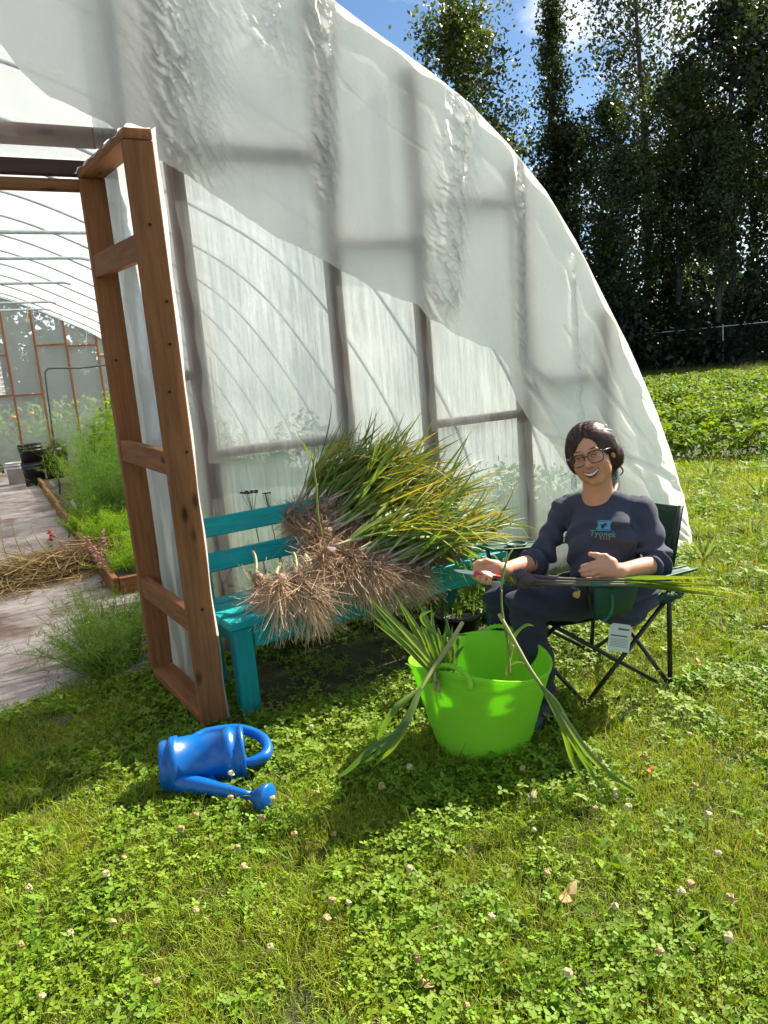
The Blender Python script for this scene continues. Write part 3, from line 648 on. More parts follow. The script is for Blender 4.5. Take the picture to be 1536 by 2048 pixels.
def src(name, V, F, C, mat):
    o = mesh_obj(name, V, F, mat, None, False, C); COL.objects.unlink(o); return o
def disc(n, rad): 
    a = rng.uniform(0, 6.283, n); r_ = rad*np.sqrt(rng.random(n)); return np.stack([r_*np.cos(a), r_*np.sin(a), np.zeros(n)], -1)
def grass_tuft(n, h, w, spread, c_lo, c_hi, dry=.1, lean=.5):
    b = disc(n, spread); d = np.stack([rng.normal(0, lean, n), rng.normal(0, lean, n), np.ones(n)], -1)
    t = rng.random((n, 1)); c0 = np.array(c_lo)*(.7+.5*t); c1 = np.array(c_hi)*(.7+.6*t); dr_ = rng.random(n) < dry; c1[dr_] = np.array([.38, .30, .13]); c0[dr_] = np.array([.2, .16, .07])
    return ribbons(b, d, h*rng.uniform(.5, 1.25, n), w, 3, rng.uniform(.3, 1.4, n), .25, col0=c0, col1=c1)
def clover(n, rad, h, col, lf=.011):
    parts = []
    b = disc(n, rad); hh = h*rng.uniform(.5, 1.2, n); tl = rng.normal(0, .25, (n, 2))
    top = b+np.stack([tl[:, 0]*hh, tl[:, 1]*hh, hh], -1)
    parts.append(ribbons(b, top-b, np.linalg.norm(top-b, axis=1), .0016, 1, 0, 0, col0=np.array([.08, .13, .03]), col1=np.array([.09, .15, .03]), taper=False))
    V = []; F = []; C = []; k = 0
    for i in range(n):
        a0 = rng.random()*6.28; s = lf*rng.uniform(.7, 1.3); nr = Vector((rng.normal(0, .35), rng.normal(0, .35), 1)).normalized(); q = nr.to_track_quat('Z', 'Y').to_matrix(); cc = np.array(col)*rng.uniform(.65, 1.3)*[rng.uniform(.85, 1.2), 1, 1]
        for j in range(3):
            a = a0+j*2.094; ca, sa = math.cos(a), math.sin(a)
            for (u, v_, zz) in ((0, 0, 0), (.75, -.55, .12), (1.45, -.42, .08), (1.6, 0, .0), (1.45, .42, .08), (.75, .55, .12)):
                p = q @ Vector(((u*ca-v_*sa)*s, (u*sa+v_*ca)*s, zz*s)); V.append((top[i, 0]+p.x, top[i, 1]+p.y, top[i, 2]+p.z)); C.append(cc)
            F.append((k, k+1, k+2, k+3)); F.append((k, k+3, k+4, k+5)); k += 6
    parts.append((np.array(V), np.array(F), np.array(C))); return join_geo(parts)
def broadleaf(n, ln, wd, col, up=.5):
    a = np.arange(n)*2.4+rng.random(n)*.6; d = np.stack([np.cos(a), np.sin(a), rng.uniform(.1, up, n)+.1], -1)
    c1 = np.array(col)*rng.uniform(.75, 1.3, (n, 1)); return ribbons(np.zeros((n, 3))+[0, 0, .006], d, ln*rng.uniform(.6, 1.15, n), wd*rng.uniform(.7, 1.2, n), 4, rng.uniform(.3, .8, n), .1, col0=c1*.9, col1=c1)
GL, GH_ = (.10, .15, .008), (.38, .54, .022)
M_turf = leafmat('turf_blades', (1, 1, 1), trans=.42, rough=.5, patch=.32, pscale=1.9, pcol=(.50, .48, .05), spec=.3, ttint=(1.2, 1.15, .45))
M_clov = leafmat('clover_leaves', (1, 1, 1), trans=.35, rough=.6, patch=.35, pscale=2.6, pcol=(.34, .42, .03), spec=.26, ttint=(1.15, 1.2, .45))
SR = []
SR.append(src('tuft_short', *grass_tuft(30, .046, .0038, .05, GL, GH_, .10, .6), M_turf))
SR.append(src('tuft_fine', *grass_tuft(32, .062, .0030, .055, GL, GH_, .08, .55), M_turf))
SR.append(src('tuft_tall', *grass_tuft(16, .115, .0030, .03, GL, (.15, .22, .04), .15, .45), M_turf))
SR.append(src('clover_small', *clover(12, .07, .034, (.18, .31, .016), .0078), M_clov))
SR.append(src('clover_big', *clover(10, .075, .046, (.14, .26, .016), .0105), M_clov))
SR.append(src('rosette', *broadleaf(10, .078, .017, (.16, .28, .025), .9), M_clov))
SR.append(src('plantain', *broadleaf(6, .075, .034, (.17, .30, .03), .8), M_clov))
b_ = disc(26, .07); V = ribbons(b_, np.stack([rng.normal(size=26), rng.normal(size=26), np.full(26, .12)], -1), .06, .0022, 2, .3, .4, col0=np.array([.36, .29, .15]), col1=np.array([.30, .23, .11]))
SR.append(src('thatch', *V, M_turf))
# lawn points, denser near the camera
def lawn_points():
    P = []
    for (r0, r1, dens, sc) in ((0.7, 2.6, 1650, .90), (2.6, 4.0, 1150, 1.0), (4.0, 6.5, 520, 1.35), (6.5, 10, 260, 1.8), (10, 16, 70, 2.6)):
        a0, a1 = R(-14), R(66); area = (a1-a0)*(r1*r1-r0*r0)/2; k = int(area*dens); rr_ = np.sqrt(rng.uniform(r0*r0, r1*r1, k)); a = rng.uniform(a0, a1, k)
        P.append(np.stack([rr_*np.sin(a), rr_*np.cos(a), np.full(k, sc)], -1))
    P = np.vstack(P); x, y = P[:, 0], P[:, 1]
    nd = .66*x+.75*y; inside = (y > 3.84+.06*np.sin(x*5)+.1*vnoise(x*6, y*6, 3)) & (np.abs(x) < 4.5); field = (nd > 10.2) & (x > 3)
    P = P[~inside & ~field]
    bare = vnoise(P[:, 0]*2.2, P[:, 1]*2.2, 41)*.6+vnoise(P[:, 0]*6, P[:, 1]*6, 42)*.4
    under = (P[:, 0] > .85) & (P[:, 0] < 2.4) & (P[:, 1] > 2.95) & (P[:, 1] < 3.75)  # sparse turf under the bench, thinned further to darken its shadow
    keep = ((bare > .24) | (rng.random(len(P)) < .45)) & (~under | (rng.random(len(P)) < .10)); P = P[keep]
    return P
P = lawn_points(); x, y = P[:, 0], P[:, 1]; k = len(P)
c1 = vnoise(x*2.6, y*2.6, 51)*.5+vnoise(x*9, y*9, 52)*.5; c2 = vnoise(x*3.1+9, y*3.1, 53)
pr = rng.random(k); idx = np.where(pr < .5, 0, 1)
cl = c1+rng.normal(0, .10, k) > .57; idx = np.where(cl & (rng.random(k) < .6), np.where(rng.random(k) < .6, 3, 4), idx)
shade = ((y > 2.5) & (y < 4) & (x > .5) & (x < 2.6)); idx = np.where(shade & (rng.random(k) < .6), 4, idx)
q = rng.random(k); idx = np.where((q < .035), 2, idx); idx = np.where((q > .035) & (q < .050) , 5, idx); idx = np.where((q > .075) & (q < .095), 6, idx); idx = np.where((q > .115) & (q < .18), 7, idx)
idx = np.where((idx == 2) & (P[:, 2] > 1.5), 1, idx)
rot = np.stack([rng.normal(0, .12, k), rng.normal(0, .12, k), rng.uniform(0, 6.28, k)], -1)
scl = P[:, 2]*rng.uniform(.7, 1.25, k)*np.where(idx == 7, .9, 1)
order = sorted(range(len(SR)), key=lambda i: SR[i].name); inv = {o_: i for i, o_ in enumerate(order)}; idx = np.array([inv[int(i)] for i in idx])
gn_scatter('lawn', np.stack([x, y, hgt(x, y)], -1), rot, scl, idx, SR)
print('lawn points', k)

# crop field: leafy potato rows
def bush(nl, rad, h, col, lf):
    nst = 9; a = rng.uniform(0, 6.28, nst); d = np.stack([np.cos(a)*.6, np.sin(a)*.6, np.ones(nst)], -1)
    p1 = ribbons(np.zeros((nst, 3)), d, h, .012, 3, .4, .2, col0=np.array([.07, .12, .03]), col1=np.array([.08, .14, .03]))
    t = rng.random(nl)**.6; a = rng.uniform(0, 6.28, nl); rr_ = rad*np.sqrt(rng.random(nl)); hh = h*(1-(rr_/rad)**2*.65)*(.45+.6*t)
    c = np.stack([rr_*np.cos(a), rr_*np.sin(a), hh], -1); cc = np.array(col)*rng.uniform(.6, 1.35, (nl, 1)); cc[:, 0] *= rng.uniform(.85, 1.25, nl)
    p2 = leaves_cloud(c, lf*rng.uniform(.6, 1.3, nl), .55, np.array([0, 0, 1.0]), .6, cc); return join_geo([p1, p2])
M_crop = leafmat('potato_leaves', (1, 1, 1), trans=.42, rough=.65, spec=.15, patch=.35, pscale=.5, pcol=(.26, .30, .03), ttint=(1.2, 1.15, .4))
BS = [src('bush_%d' % i, *bush(240, .36, .38, (.16, .27, .03), .075), M_crop) for i in range(3)]
u = np.array([.75, -.66]); nn_ = np.array([.66, .75]); P = []
row = 10.3; r_i = 0
while row < 34:
    s = np.arange(-16, 30, .26)+rng.normal(0, .06, len(np.arange(-16, 30, .26))); nd = row+rng.normal(0, .12, len(s))
    gap = (vnoise(s*.5, s*0+r_i, 61) > .22) ; q_ = s[:, None]*u+nd[:, None]*nn_; P.append(q_[gap]); row += 1.25; r_i += 1
P = np.vstack(P); P = P[(P[:, 0] > 4.95) & (np.arctan2(P[:, 0], P[:, 1]) > R(25)) & (np.arctan2(P[:, 0], P[:, 1]) < R(72))]; k = len(P)
gn_scatter('potato_crop', np.stack([P[:, 0], P[:, 1], hgt(P[:, 0], P[:, 1])], -1), np.stack([rng.normal(0, .1, k), rng.normal(0, .1, k), rng.uniform(0, 6.28, k)], -1), rng.uniform(1.05, 1.6, k)*np.where(((.66*P[:, 0]+.75*P[:, 1]) > 28), .8, 1), rng.integers(0, 3, k), BS)
print('crop', k)
# rough grass strip between field and fence
k = 9000; s = rng.uniform(-18, 26, k); nd = rng.uniform(33.5, 44, k); q_ = s[:, None]*u+nd[:, None]*nn_
T2 = [src('rough_tuft', *grass_tuft(22, .45, .02, .3, (.03, .05, .012), (.06, .09, .02), .1, .5), M_turf)]
gn_scatter('rough_grass', np.stack([q_[:, 0], q_[:, 1], np.zeros(k)], -1), np.stack([np.zeros(k), np.zeros(k), rng.uniform(0, 6.28, k)], -1), rng.uniform(.7, 1.3, k), np.zeros(k, int), T2)

# ---------------------------------------------------------------- lime tub
M_tub = pbr('lime_soft_plastic', (.40, .84, .06), .38, noise=.12, nscale=3, trans=.42, spec=.45)
TC = np.array([1.53, 2.26, 0.0]); TH = .355
tub = empty('tub', tuple(TC), 'lime green flexible tub with rope-twist handles, garlic tops poking out', 'tub')
tub.rotation_euler.z = R(-62)     # handles face the sitter and the camera
def tub_r(z, th): 
    t = z/TH; r_ = .175+.078*t**.85
    el = 1+.10*t*math.cos(2*th)     # rim is drawn out sideways
    return r_*el
mb = MB(); nn2 = 96; nz2 = 56
def tub_shell(inner):
    v = []
    for i in range(nz2+1):
        z = TH*i/nz2
        for j in range(nn2):
            a = 2*math.pi*j/nn2; r_ = tub_r(z, a)-(.006 if inner else 0)
            rib = (.0019*math.sin(z*2*math.pi/.0125) if (.05 < z < TH-.05 and not inner) else 0)
            if z > TH-.02 and not inner: rib += .004
            zz = z + (.022*math.cos(2*(a-math.pi/2))*(z/TH)**3)    # rim dips between the handles
            v.append(((r_+rib)*math.cos(a), (r_+rib)*math.sin(a), zz if not inner else max(zz, .006)))
    return v
vo = tub_shell(False); vi = tub_shell(True); mb.v = vo+vi; K = (nz2+1)*nn2
for i in range(nz2):
    for j in range(nn2):
        a = (i*nn2+j, i*nn2+(j+1) % nn2, (i+1)*nn2+(j+1) % nn2, (i+1)*nn2+j); mb.f.append(a); mb.f.append(tuple(K+q for q in a[::-1]))
for j in range(nn2): mb.f.append((nz2*nn2+j, nz2*nn2+(j+1) % nn2, K+nz2*nn2+(j+1) % nn2, K+nz2*nn2+j))
mb.f.append(tuple(range(nn2))[::-1]); mb.f.append(tuple(K+j for j in range(nn2)))
mb.obj('body', M_tub, tub, True)
for sgn in (1, -1):
    mb = MB(); pts = []; r0 = tub_r(TH, math.pi/2)
    for i in range(41):
        t = i/40; a = math.pi*t; x_ = -.085*math.cos(a)*(1.0); zz = TH-.028+.072*math.sin(a)**.75; pts.append((x_, sgn*(r0+.004-.012*math.sin(a)), zz))
    rr = [.0085+.0022*math.sin(i*2.2) if 5 < i < 35 else .0125-.0004*i if i < 6 else .011 for i in range(41)]
    mb.tube(pts, rr, 10); mb.obj('handle', M_tub, tub, True)

# ---------------------------------------------------------------- blue watering can lying on its side
M_blue = pbr('blue_plastic', (.000, .115, .42), .3, noise=.12, nscale=5, bump=.03, bscale=90, spec=.5)
ax0 = D(322, 1522, 2.66); 
ctr = G(415, 1555, .095)
wc = empty('watering_can', (0, 0, 0), 'blue plastic watering can tipped over on the clover in front of the bench', 'watering can')
# local: +X from base to mouth, +Z up from the ground
A0 = G(322, 1530, .10); A1 = G(490, 1500, .10); axd = Vector(A1-A0); axd.z = 0; Lc = .30; axd.normalize()
cx = Vector((A0+A1)/2); side = Vector((0, 0, 1)).cross(axd)
Mw = Matrix.Identity(4)
for i in range(3): Mw[i][0] = axd[i]; Mw[i][1] = side[i]; Mw[i][2] = (0, 0, 1)[i]
hl = (Vector(A1-A0).length)/2; RC = .099
Mw.translation = Vector((cx.x, cx.y, RC-.006)); wc.matrix_world = Mw
prof = [(.0, -hl), (.086, -hl), (.092, -hl+.006), (.0925, -hl+.03), (.0925, -hl+.034), (.101, -hl+.037), (.102, -hl+.064), (.0945, -hl+.067), (.0945, hl-.075), (.102, hl-.072), (.102, hl-.045), (.0955, hl-.042), (.0955, hl-.018), (.102, hl-.015), (.1, hl-.004), (.096, hl), (.088, hl), (.03, hl-.004), (0, hl-.004)]
mb = MB(); Mr = Matrix.Rotation(R(90), 4, 'Y'); mb.lathe(prof, 56, Mr); mb.obj('body', M_blue, wc, True)
# handle: over the mouth and back, loop on the upper rear side
mb = MB(); pts = []
for t in np.linspace(0, 1, 26):
    a = -.35+t*3.75; pts.append((hl-.055+.115*math.sin(a)*1.0+ (.03 if t > .5 else 0)*0, .045-.095*math.cos(a)*-1*1.0, .015+.015*math.sin(a)))
hp = [(-.04, .075, .05), (0.0, .11, .05), (.06, .125, .045), (hl-.02, .128, .035), (hl+.035, .105, .02), (hl+.072, .06, .008), (hl+.083, .01, -.005), (hl+.07, -.035, -.012), (hl+.03, -.055, -.015), (hl-.005, -.058, -.015)]
def smooth_path(p, k=5):
    p = [Vector(q) for q in p]; out = []
    for i in range(len(p)-1):
        a, b, c, d_ = p[max(i-1, 0)], p[i], p[i+1], p[min(i+2, len(p)-1)]
        for j in range(k):
            t = j/k; out.append(.5*((2*b)+(c-a)*t+(2*a-5*b+4*c-d_)*t*t+(3*b-a-3*c+d_)*t**3))
    out.append(p[-1]); return out
sp = smooth_path(hp, 5); mb.tube(sp, list(np.interp(np.linspace(0, 1, len(sp)), [0, .3, .8, 1], [.015, .019, .022, .016])), 14); mb.obj('handle', M_blue, wc, True)
# spout: leaves the lower front near the base, runs to the rose
sp_dir = Vector(G(530, 1590, .055)-G(375, 1570, .045)); 
inv = Mw.inverted(); s0 = inv @ Vector(G(352, 1562, .06)); s1 = inv @ Vector(G(505, 1592, .055)); s2 = inv @ Vector(G(545, 1596, .055))
mb = MB(); pp = [s0.lerp(s1, t) for t in np.linspace(0, 1, 9)]; mb.tube(pp, list(np.linspace(.040, .0135, 9)), 18); mb.obj('spout', M_blue, wc, True)
dq = (s1-s0).normalized().to_track_quat('Z', 'Y').to_matrix().to_4x4(); Mq = Matrix.Translation(s1) @ dq
mb = MB(); mb.lathe([(.0135, -.01), (.018, 0), (.038, .03), (.050, .050), (.052, .060), (.049, .064), (.02, .072), (0, .074)], 30, Mq); mb.obj('rose', M_blue, wc, True)
# web between body and spout
mb = MB(); q0 = s0.lerp(s1, .02); q1 = s0.lerp(s1, .62); q2 = Vector((q1.x*.45+q0.x*.55+.03, q0.y+.05, q0.z+.02)); e_ = Vector((0, 0, .003))
mb.add([q0+Vector((0, .03, 0))-e_, q1-e_, q2-e_, q0+Vector((0, .03, 0))+e_, q1+e_, q2+e_], [(0, 2, 1), (3, 4, 5), (0, 1, 4, 3), (1, 2, 5, 4), (2, 0, 3, 5)]); mb.obj('brace', M_blue, wc)

mb = MB()
for rr_, nn_h in ((.012, 6), (.024, 12), (.036, 18)):
    for i in range(nn_h):
        a = 2*math.pi*i/nn_h; mb.lathe([(0, .0745-rr_*.18), (.0016, .0745-rr_*.18)], 6, Mq @ Matrix.Translation((rr_*math.cos(a), rr_*math.sin(a), .0006)))
mb.obj('rose_hole', M_blkp, wc)
chipmat(M_tub, (.16, .20, .05), .70); chipmat(M_blue, (.06, .09, .14), .70)
# ---------------------------------------------------------------- garlic
M_root = leafmat('dry_roots', (1, 1, 1), trans=.12, rough=.9, spec=.1, ttint=(1.1, .95, .7))
M_bulb = pbr('earthy_bulb', (.30, .20, .14), .75, col2=(.11, .065, .045), nscale=30, bump=.5, bscale=60)
M_gstem = leafmat('garlic_stalk', (1, 1, 1), trans=.15, rough=.5, spec=.4)
M_gleaf = leafmat('garlic_leaf', (1, 1, 1), trans=.38, rough=.45, spec=.4, ttint=(1.2, 1.2, .5))
def strands(n, org, spread_dir, ln, wid, c0, c1, curl=.6, droop=1.2, segs=5, cone=.8):
    d = np.asarray(spread_dir)[None]+rng.normal(0, cone, (n, 3)); 
    return ribbons(np.repeat(np.asarray(org)[None], n, 0)+rng.normal(0, .008, (n, 3)), d, ln*rng.uniform(.45, 1.2, n), wid, segs, droop*rng.uniform(.3, 1.4, n), curl, col0=c0, col1=c1, taper=False)
def col_tube(mb_pts, rad, cols, n=6):
    mb = MB(); mb.tube(mb_pts, rad, n); c = np.repeat(np.array(cols), n, axis=0); return np.array(mb.v), mb.f, c
def leaf_strip(p0, d0, ln, w, c_base, c_tip, droop, curl, segs=9, fold=.35, kink=None):
    """one long folded garlic leaf"""
    p = Vector(p0); d = Vector(d0).normalized(); sd_ = d.cross(Vector((0, 0, 1)));
    if sd_.length < .2: sd_ = d.cross(Vector((1, 0, 0)))
    sd_.normalize(); tw = rng.normal(0, .7); sd_ = Matrix.Rotation(tw, 3, d) @ sd_
    V = []; C = []; F = []; cv = Vector(rng.normal(0, 1, 3))*curl
    for i in range(segs+1):
        t = i/segs; ww = w*min(1, .55+t*2.2)*(1-t**2.2)+.0006; nr = sd_.cross(d)
        V += [p-sd_*ww/2+nr*ww*fold, p, p+sd_*ww/2+nr*ww*fold]; tt = t**1.3; c = np.array(c_base)*(1-tt)+np.array(c_tip)*tt; C += [c, c*.85, c]
        if kink is not None and abs(t-kink) < .5/segs: d = (d+Vector((0, 0, -1.1))+Vector(rng.normal(0, .3, 3))).normalized()
        d = (d+cv/segs+Vector((0, 0, -droop/segs))).normalized(); sd_ = (sd_-d*sd_.dot(d)).normalized(); p = p+d*ln/segs
    for i in range(segs): a = i*3; F += [(a, a+1, a+4, a+3), (a+1, a+2, a+5, a+4)]
    return np.array([tuple(v) for v in V]), np.array(F), np.array(C)
LC = [((.20, .31, .05), (.14, .26, .03)), ((.15, .26, .05), (.26, .34, .04)), ((.17, .28, .05), (.55, .38, .06)), ((.12, .22, .06), (.10, .20, .03)), ((.27, .34, .06), (.36, .38, .05)), ((.24, .33, .09), (.18, .28, .05))]
def garlic_proto(i, cut=False, roots=True, lnleaf=.48):
    e_ = empty('garlic_plant')
    Ls = .12 if cut else rng.uniform(.22, .30)
    # +X runs from the bulb to the leaf tips; the roots hang towards -X and down
    if roots:
        c0 = np.array([.44, .30, .19])*rng.uniform(.8, 1.15); c1 = np.array([.70, .52, .36])*rng.uniform(.8, 1.1)
        g1 = strands(230, (-.012, 0, 0), (-.42, 0, -.75), .185, .0023, c0, c1, 1.25, 1.9, 7, .36)
        g2 = strands(110, (-.010, 0, 0), (-.2, 0, -.35), .10, .0034, c0*.6, c0, 1.4, 1.0, 5, .8)
        V, F, C = join_geo([g1, g2]); mesh_obj('roots', V, F, M_root, e_, False, C)
    mb = MB(); mb.lathe([(0, -.012), (.013, -.010), (.023, .004), (.024, .016), (.016, .032), (.009, .045)], 12, Matrix.Rotation(R(90), 4, 'Y')); mb.obj('bulb', M_bulb, e_, True)
    pts = [Vector((.03+Ls*t, .012*math.sin(t*3+i), .010*math.sin(t*2.3+i*2))) for t in np.linspace(0, 1, 7)]
    cw = np.array([.50, .47, .34]); cg = np.array([.36, .42, .18]); cols = [cw*(1-t)+cg*t if t > .25 else np.array([.26, .17, .17])*(1-t*4)+cw*t*4 for t in np.linspace(0, 1, 7)]
    v, f, c = col_tube(pts, [.008, .0065, .0062, .006, .006, .006, .0058], cols); mesh_obj('stalk', v, f, M_gstem, e_, True, c)
    if not cut:
        for j in range(rng.integers(5, 8)):
            t = .45+.55*j/6; k = min(6, int(t*6)); a = j*math.pi+rng.normal(0, .4)+i; b_, tp = LC[[0, 1, 2, 3, 4, 5, 4, 2, 2][rng.integers(0, 9)]]
            d = Vector((1, .26*math.cos(a)+rng.normal(0, .08), .26*math.sin(a)*.8+.10+rng.normal(0, .08)))
            v, f, c = leaf_strip(pts[k], d, lnleaf*rng.uniform(.65, 1.15), rng.uniform(.010, .019), np.array(b_), np.array(tp), rng.uniform(.05, .8), .50, 10, kink=(.65 if rng.random() < .22 else None))
            mesh_obj('leaf', v, f, M_gleaf, e_, True, c)
    return e_
GP = [garlic_proto(i) for i in range(9)]; GCUT = [garlic_proto(20+i, cut=True) for i in range(3)]
gused = set()
def place_axis(e_, B, T, roll=0.0, scale=1.0):
    x = (Vector(T)-Vector(B)).normalized(); z = Vector((0, 0, 1)); y = z.cross(x).normalized(); z = x.cross(y)
    Mx = Matrix.Identity(4)
    for i in range(3): Mx[i][0] = x[i]; Mx[i][1] = y[i]; Mx[i][2] = z[i]
    e_.matrix_world = Matrix.Translation(Vector(B)) @ Mx @ Matrix.Rotation(roll, 4, 'X') @ Matrix.Scale(scale, 4)
def garlic(kind, B, T, label, group, roll=None, scale=1.0):
    lst = GCUT if kind == 'cut' else GP; i = int(rng.integers(0, len(lst))); key = (kind, i); o_ = lst[i]
    if key in gused: o_ = copy_tree(o_)
    gused.add(key); place_axis(o_, B, T, rng.normal(0, .25) if roll is None else roll, scale); return tag(o_, label, 'garlic plant', group)
# (root px box, tip px box, depth plane Y range, count, kind, label)
BUN = [
 ((572, 640, 1000, 1065), (690, 800, 826, 880), (3.44, 3.54), 20, 'full', 'garlic plant of the topmost bundle, stalk rising steeply over the bench back', 'garlic of the steep top bundle'),
 ((630, 740, 1000, 1060), (760, 930, 836, 900), (3.36, 3.52), 32, 'full', 'garlic plant in the upper middle of the heap on the teal bench', 'garlic in the upper middle of the heap'),
 ((620, 740, 1045, 1115), (850, 975, 865, 950), (3.24, 3.40), 20, 'full', 'garlic plant in the middle of the heap with leaves spreading right', 'garlic in the middle of the heap'),
 ((640, 790, 1095, 1160), (880, 1000, 940, 1020), (3.02, 3.24), 24, 'full', 'garlic plant low in the heap, roots hanging over the front edge of the bench', 'garlic low in the heap'),
 ((740, 850, 1115, 1160), (930, 1015, 985, 1050), (3.0, 3.14), 16, 'full', 'garlic plant right of the heap middle, short roots over the seat front', 'garlic right of the heap middle'),
 ((710, 800, 1035, 1090), (930, 1005, 900, 965), (3.28, 3.42), 12, 'full', 'garlic plant at the upper right of the heap, leaf tips before the bench back end', 'garlic at the upper right of the heap'),
 ((850, 935, 1085, 1125), (985, 1045, 1010, 1062), (3.16, 3.30), 10, 'full', 'garlic plant at the right end of the bench heap', 'garlic at the right end of the heap'),
]
for (rb, tb, yb, cnt, kind, lab, grp) in BUN:
    for i in range(cnt):
        u1, u2 = rng.random(), rng.random(); yy = rng.uniform(*yb)
        B = WL(rb[0]+(rb[1]-rb[0])*u1, rb[2]+(rb[3]-rb[2])*(u1*.5+u2*.5), yy); B[2] = max(B[2], .50)
        T = WL(tb[0]+(tb[1]-tb[0])*rng.random(), tb[2]+(tb[3]-tb[2])*rng.random(), yy+rng.uniform(-.05, .12)); L_ = np.linalg.norm(T-B)
        garlic(kind, B, T, lab, grp, scale=float(np.clip(L_/.66, .82, 1.15)))
for i in range(12):
    B = WL(rng.uniform(515, 645), rng.uniform(1150, 1180), rng.uniform(2.98, 3.12)); T = B+np.array([rng.uniform(-.05, .12), rng.uniform(.05, .2), rng.uniform(.03, .12)])
    garlic('cut', B, T, 'garlic plant with its stalk cut short, at the front left corner of the bench heap', 'cut garlic at the bench front', scale=1.2)
# one stray stalk standing up in front of the pile
def stalk_obj(path, rad, name='garlic_stem', mat=None, c0=(.20, .26, .05), c1=(.30, .32, .08), parent=None):
    pts = smooth_path(path, 5); k = len(pts); r_ = np.interp(np.linspace(0, 1, k), np.linspace(0, 1, len(rad)), rad); cols = [np.array(c0)*(1-t)+np.array(c1)*t for t in np.linspace(0, 1, k)]
    v, f, c = col_tube(pts, list(r_), cols); return mesh_obj(name, v, f, mat or M_gstem, parent, True, c)
st = empty('garlic_stalk', tuple(WL(645, 1075, 3.2)), 'single thin garlic stalk standing up in front of the heap on the bench', 'garlic stalk')
o_ = Vector(st.location); P_l = lambda lst, Yp: [Vector(WL(a, b, Yp))-o_ for a, b in lst]
stalk_obj(P_l([(645, 1075), (636, 1030), (632, 970), (626, 925)], 3.2), [.004, .0055, .005, .004], 'stem', parent=st)
for tipx in ([(626, 925), (612, 893), (590, 858)], [(627, 940), (629, 915), (632, 898)]):
    pl = P_l(tipx, 3.2); v, f, c = leaf_strip(pl[0], pl[-1]-pl[0], (pl[-1]-pl[0]).length, .013, (.2, .25, .05), (.10, .14, .03), .1, .1); mesh_obj('leaf', v, f, M_gleaf, st, True, c)

# ---------------------------------------------------------------- garlic tops in and against the tub
def top_plant(name, stalk_px, rad, leaves, label, wl=.016, c0=(.46, .42, .18), c1=(.16, .22, .05)):
    """stalk_px: (px, py, depth) list; leaves: list of px,py,depth chains"""
    p = [Vector(D(*q)) for q in stalk_px]; e_ = empty(name, tuple(p[0])); tag(e_, label, 'garlic top'); o_ = p[0].copy()
    stalk_obj([q-o_ for q in p], rad, 'stem', c0=c0, c1=c1, parent=e_)
    for ch in leaves:
        col = [LC[0], LC[3], LC[5], LC[0], LC[1]][rng.integers(0, 5)]; q = smooth_path([Vector(D(*c))-o_ for c in ch], 6); V = []; C = []; F = []; k = len(q)
        sd0 = None
        for i, pt in enumerate(q):
            t = i/(k-1); d = (q[min(i+1, k-1)]-q[max(i-1, 0)]).normalized(); s_ = d.cross(Vector(FWD)).normalized() if sd0 is None else (sd0-d*sd0.dot(d)).normalized(); sd0 = s_; nr = s_.cross(d)
            ww = wl*min(1, .5+2*t)*(1-t**2.6)+.0008; V += [pt-s_*ww/2+nr*ww*.3, pt, pt+s_*ww/2+nr*ww*.3]; c = np.array(col[0])*(1-t)+np.array(col[1])*t; C += [c, c*.8, c]
        for i in range(k-1): a = i*3; F += [(a, a+1, a+4, a+3), (a+1, a+2, a+5, a+4)]
        mesh_obj('leaf', [tuple(v) for v in V], np.array(F), M_gleaf, e_, True, np.array(C))
    return e_
top_plant('cut_garlic_stalk', [(925, 1245, 2.72), (895, 1295, 2.66), (862, 1345, 2.58), (838, 1385, 2.52)], [.008, .009, .008, .007],
  [[(838, 1385, 2.52), (800, 1460, 2.44), (740, 1500, 2.42), (690, 1545, 2.44), (650, 1562, 2.47)], [(842, 1375, 2.52), (820, 1430, 2.46), (790, 1490, 2.43), (745, 1535, 2.46)], [(838, 1380, 2.52), (790, 1420, 2.46), (765, 1460, 2.47), (755, 1480, 2.49)], [(838, 1385, 2.52), (815, 1440, 2.45), (770, 1495, 2.42), (720, 1530, 2.42)]],
  'garlic top hanging out over the left side of the green tub, cut end uppermost', .024)
top_plant('cut_garlic_stalk', [(998, 1228, 2.60), (1030, 1285, 2.55), (1058, 1335, 2.50), (1085, 1375, 2.46)], [.007, .0075, .007, .0065],
  [[(1085, 1375, 2.46), (1130, 1440, 2.42), (1180, 1510, 2.42), (1240, 1565, 2.46), (1310, 1598, 2.46), (1400, 1598, 2.42)], [(1085, 1375, 2.46), (1125, 1450, 2.42), (1145, 1520, 2.44), (1175, 1575, 2.42)], [(1088, 1380, 2.46), (1140, 1470, 2.42), (1180, 1540, 2.44), (1208, 1585, 2.42)], [(1085, 1375, 2.46), (1120, 1420, 2.43), (1160, 1500, 2.42), (1190, 1545, 2.44)]],
  'garlic top leaning out right of the green tub, leaves trailing on the lawn', .022)
top_plant('cut_garlic_stalk', [(1020, 1350, 2.52), (1016, 1290, 2.56), (1004, 1220, 2.60), (1003, 1180, 2.62)], [.004, .0045, .004, .003],
  [[(1003, 1180, 2.62), (1006, 1150, 2.64), (1018, 1110, 2.68), (1038, 1085, 2.72)]], 'thin upright green garlic scape rising from the right of the tub', .009, c0=(.2, .26, .04), c1=(.16, .22, .04))
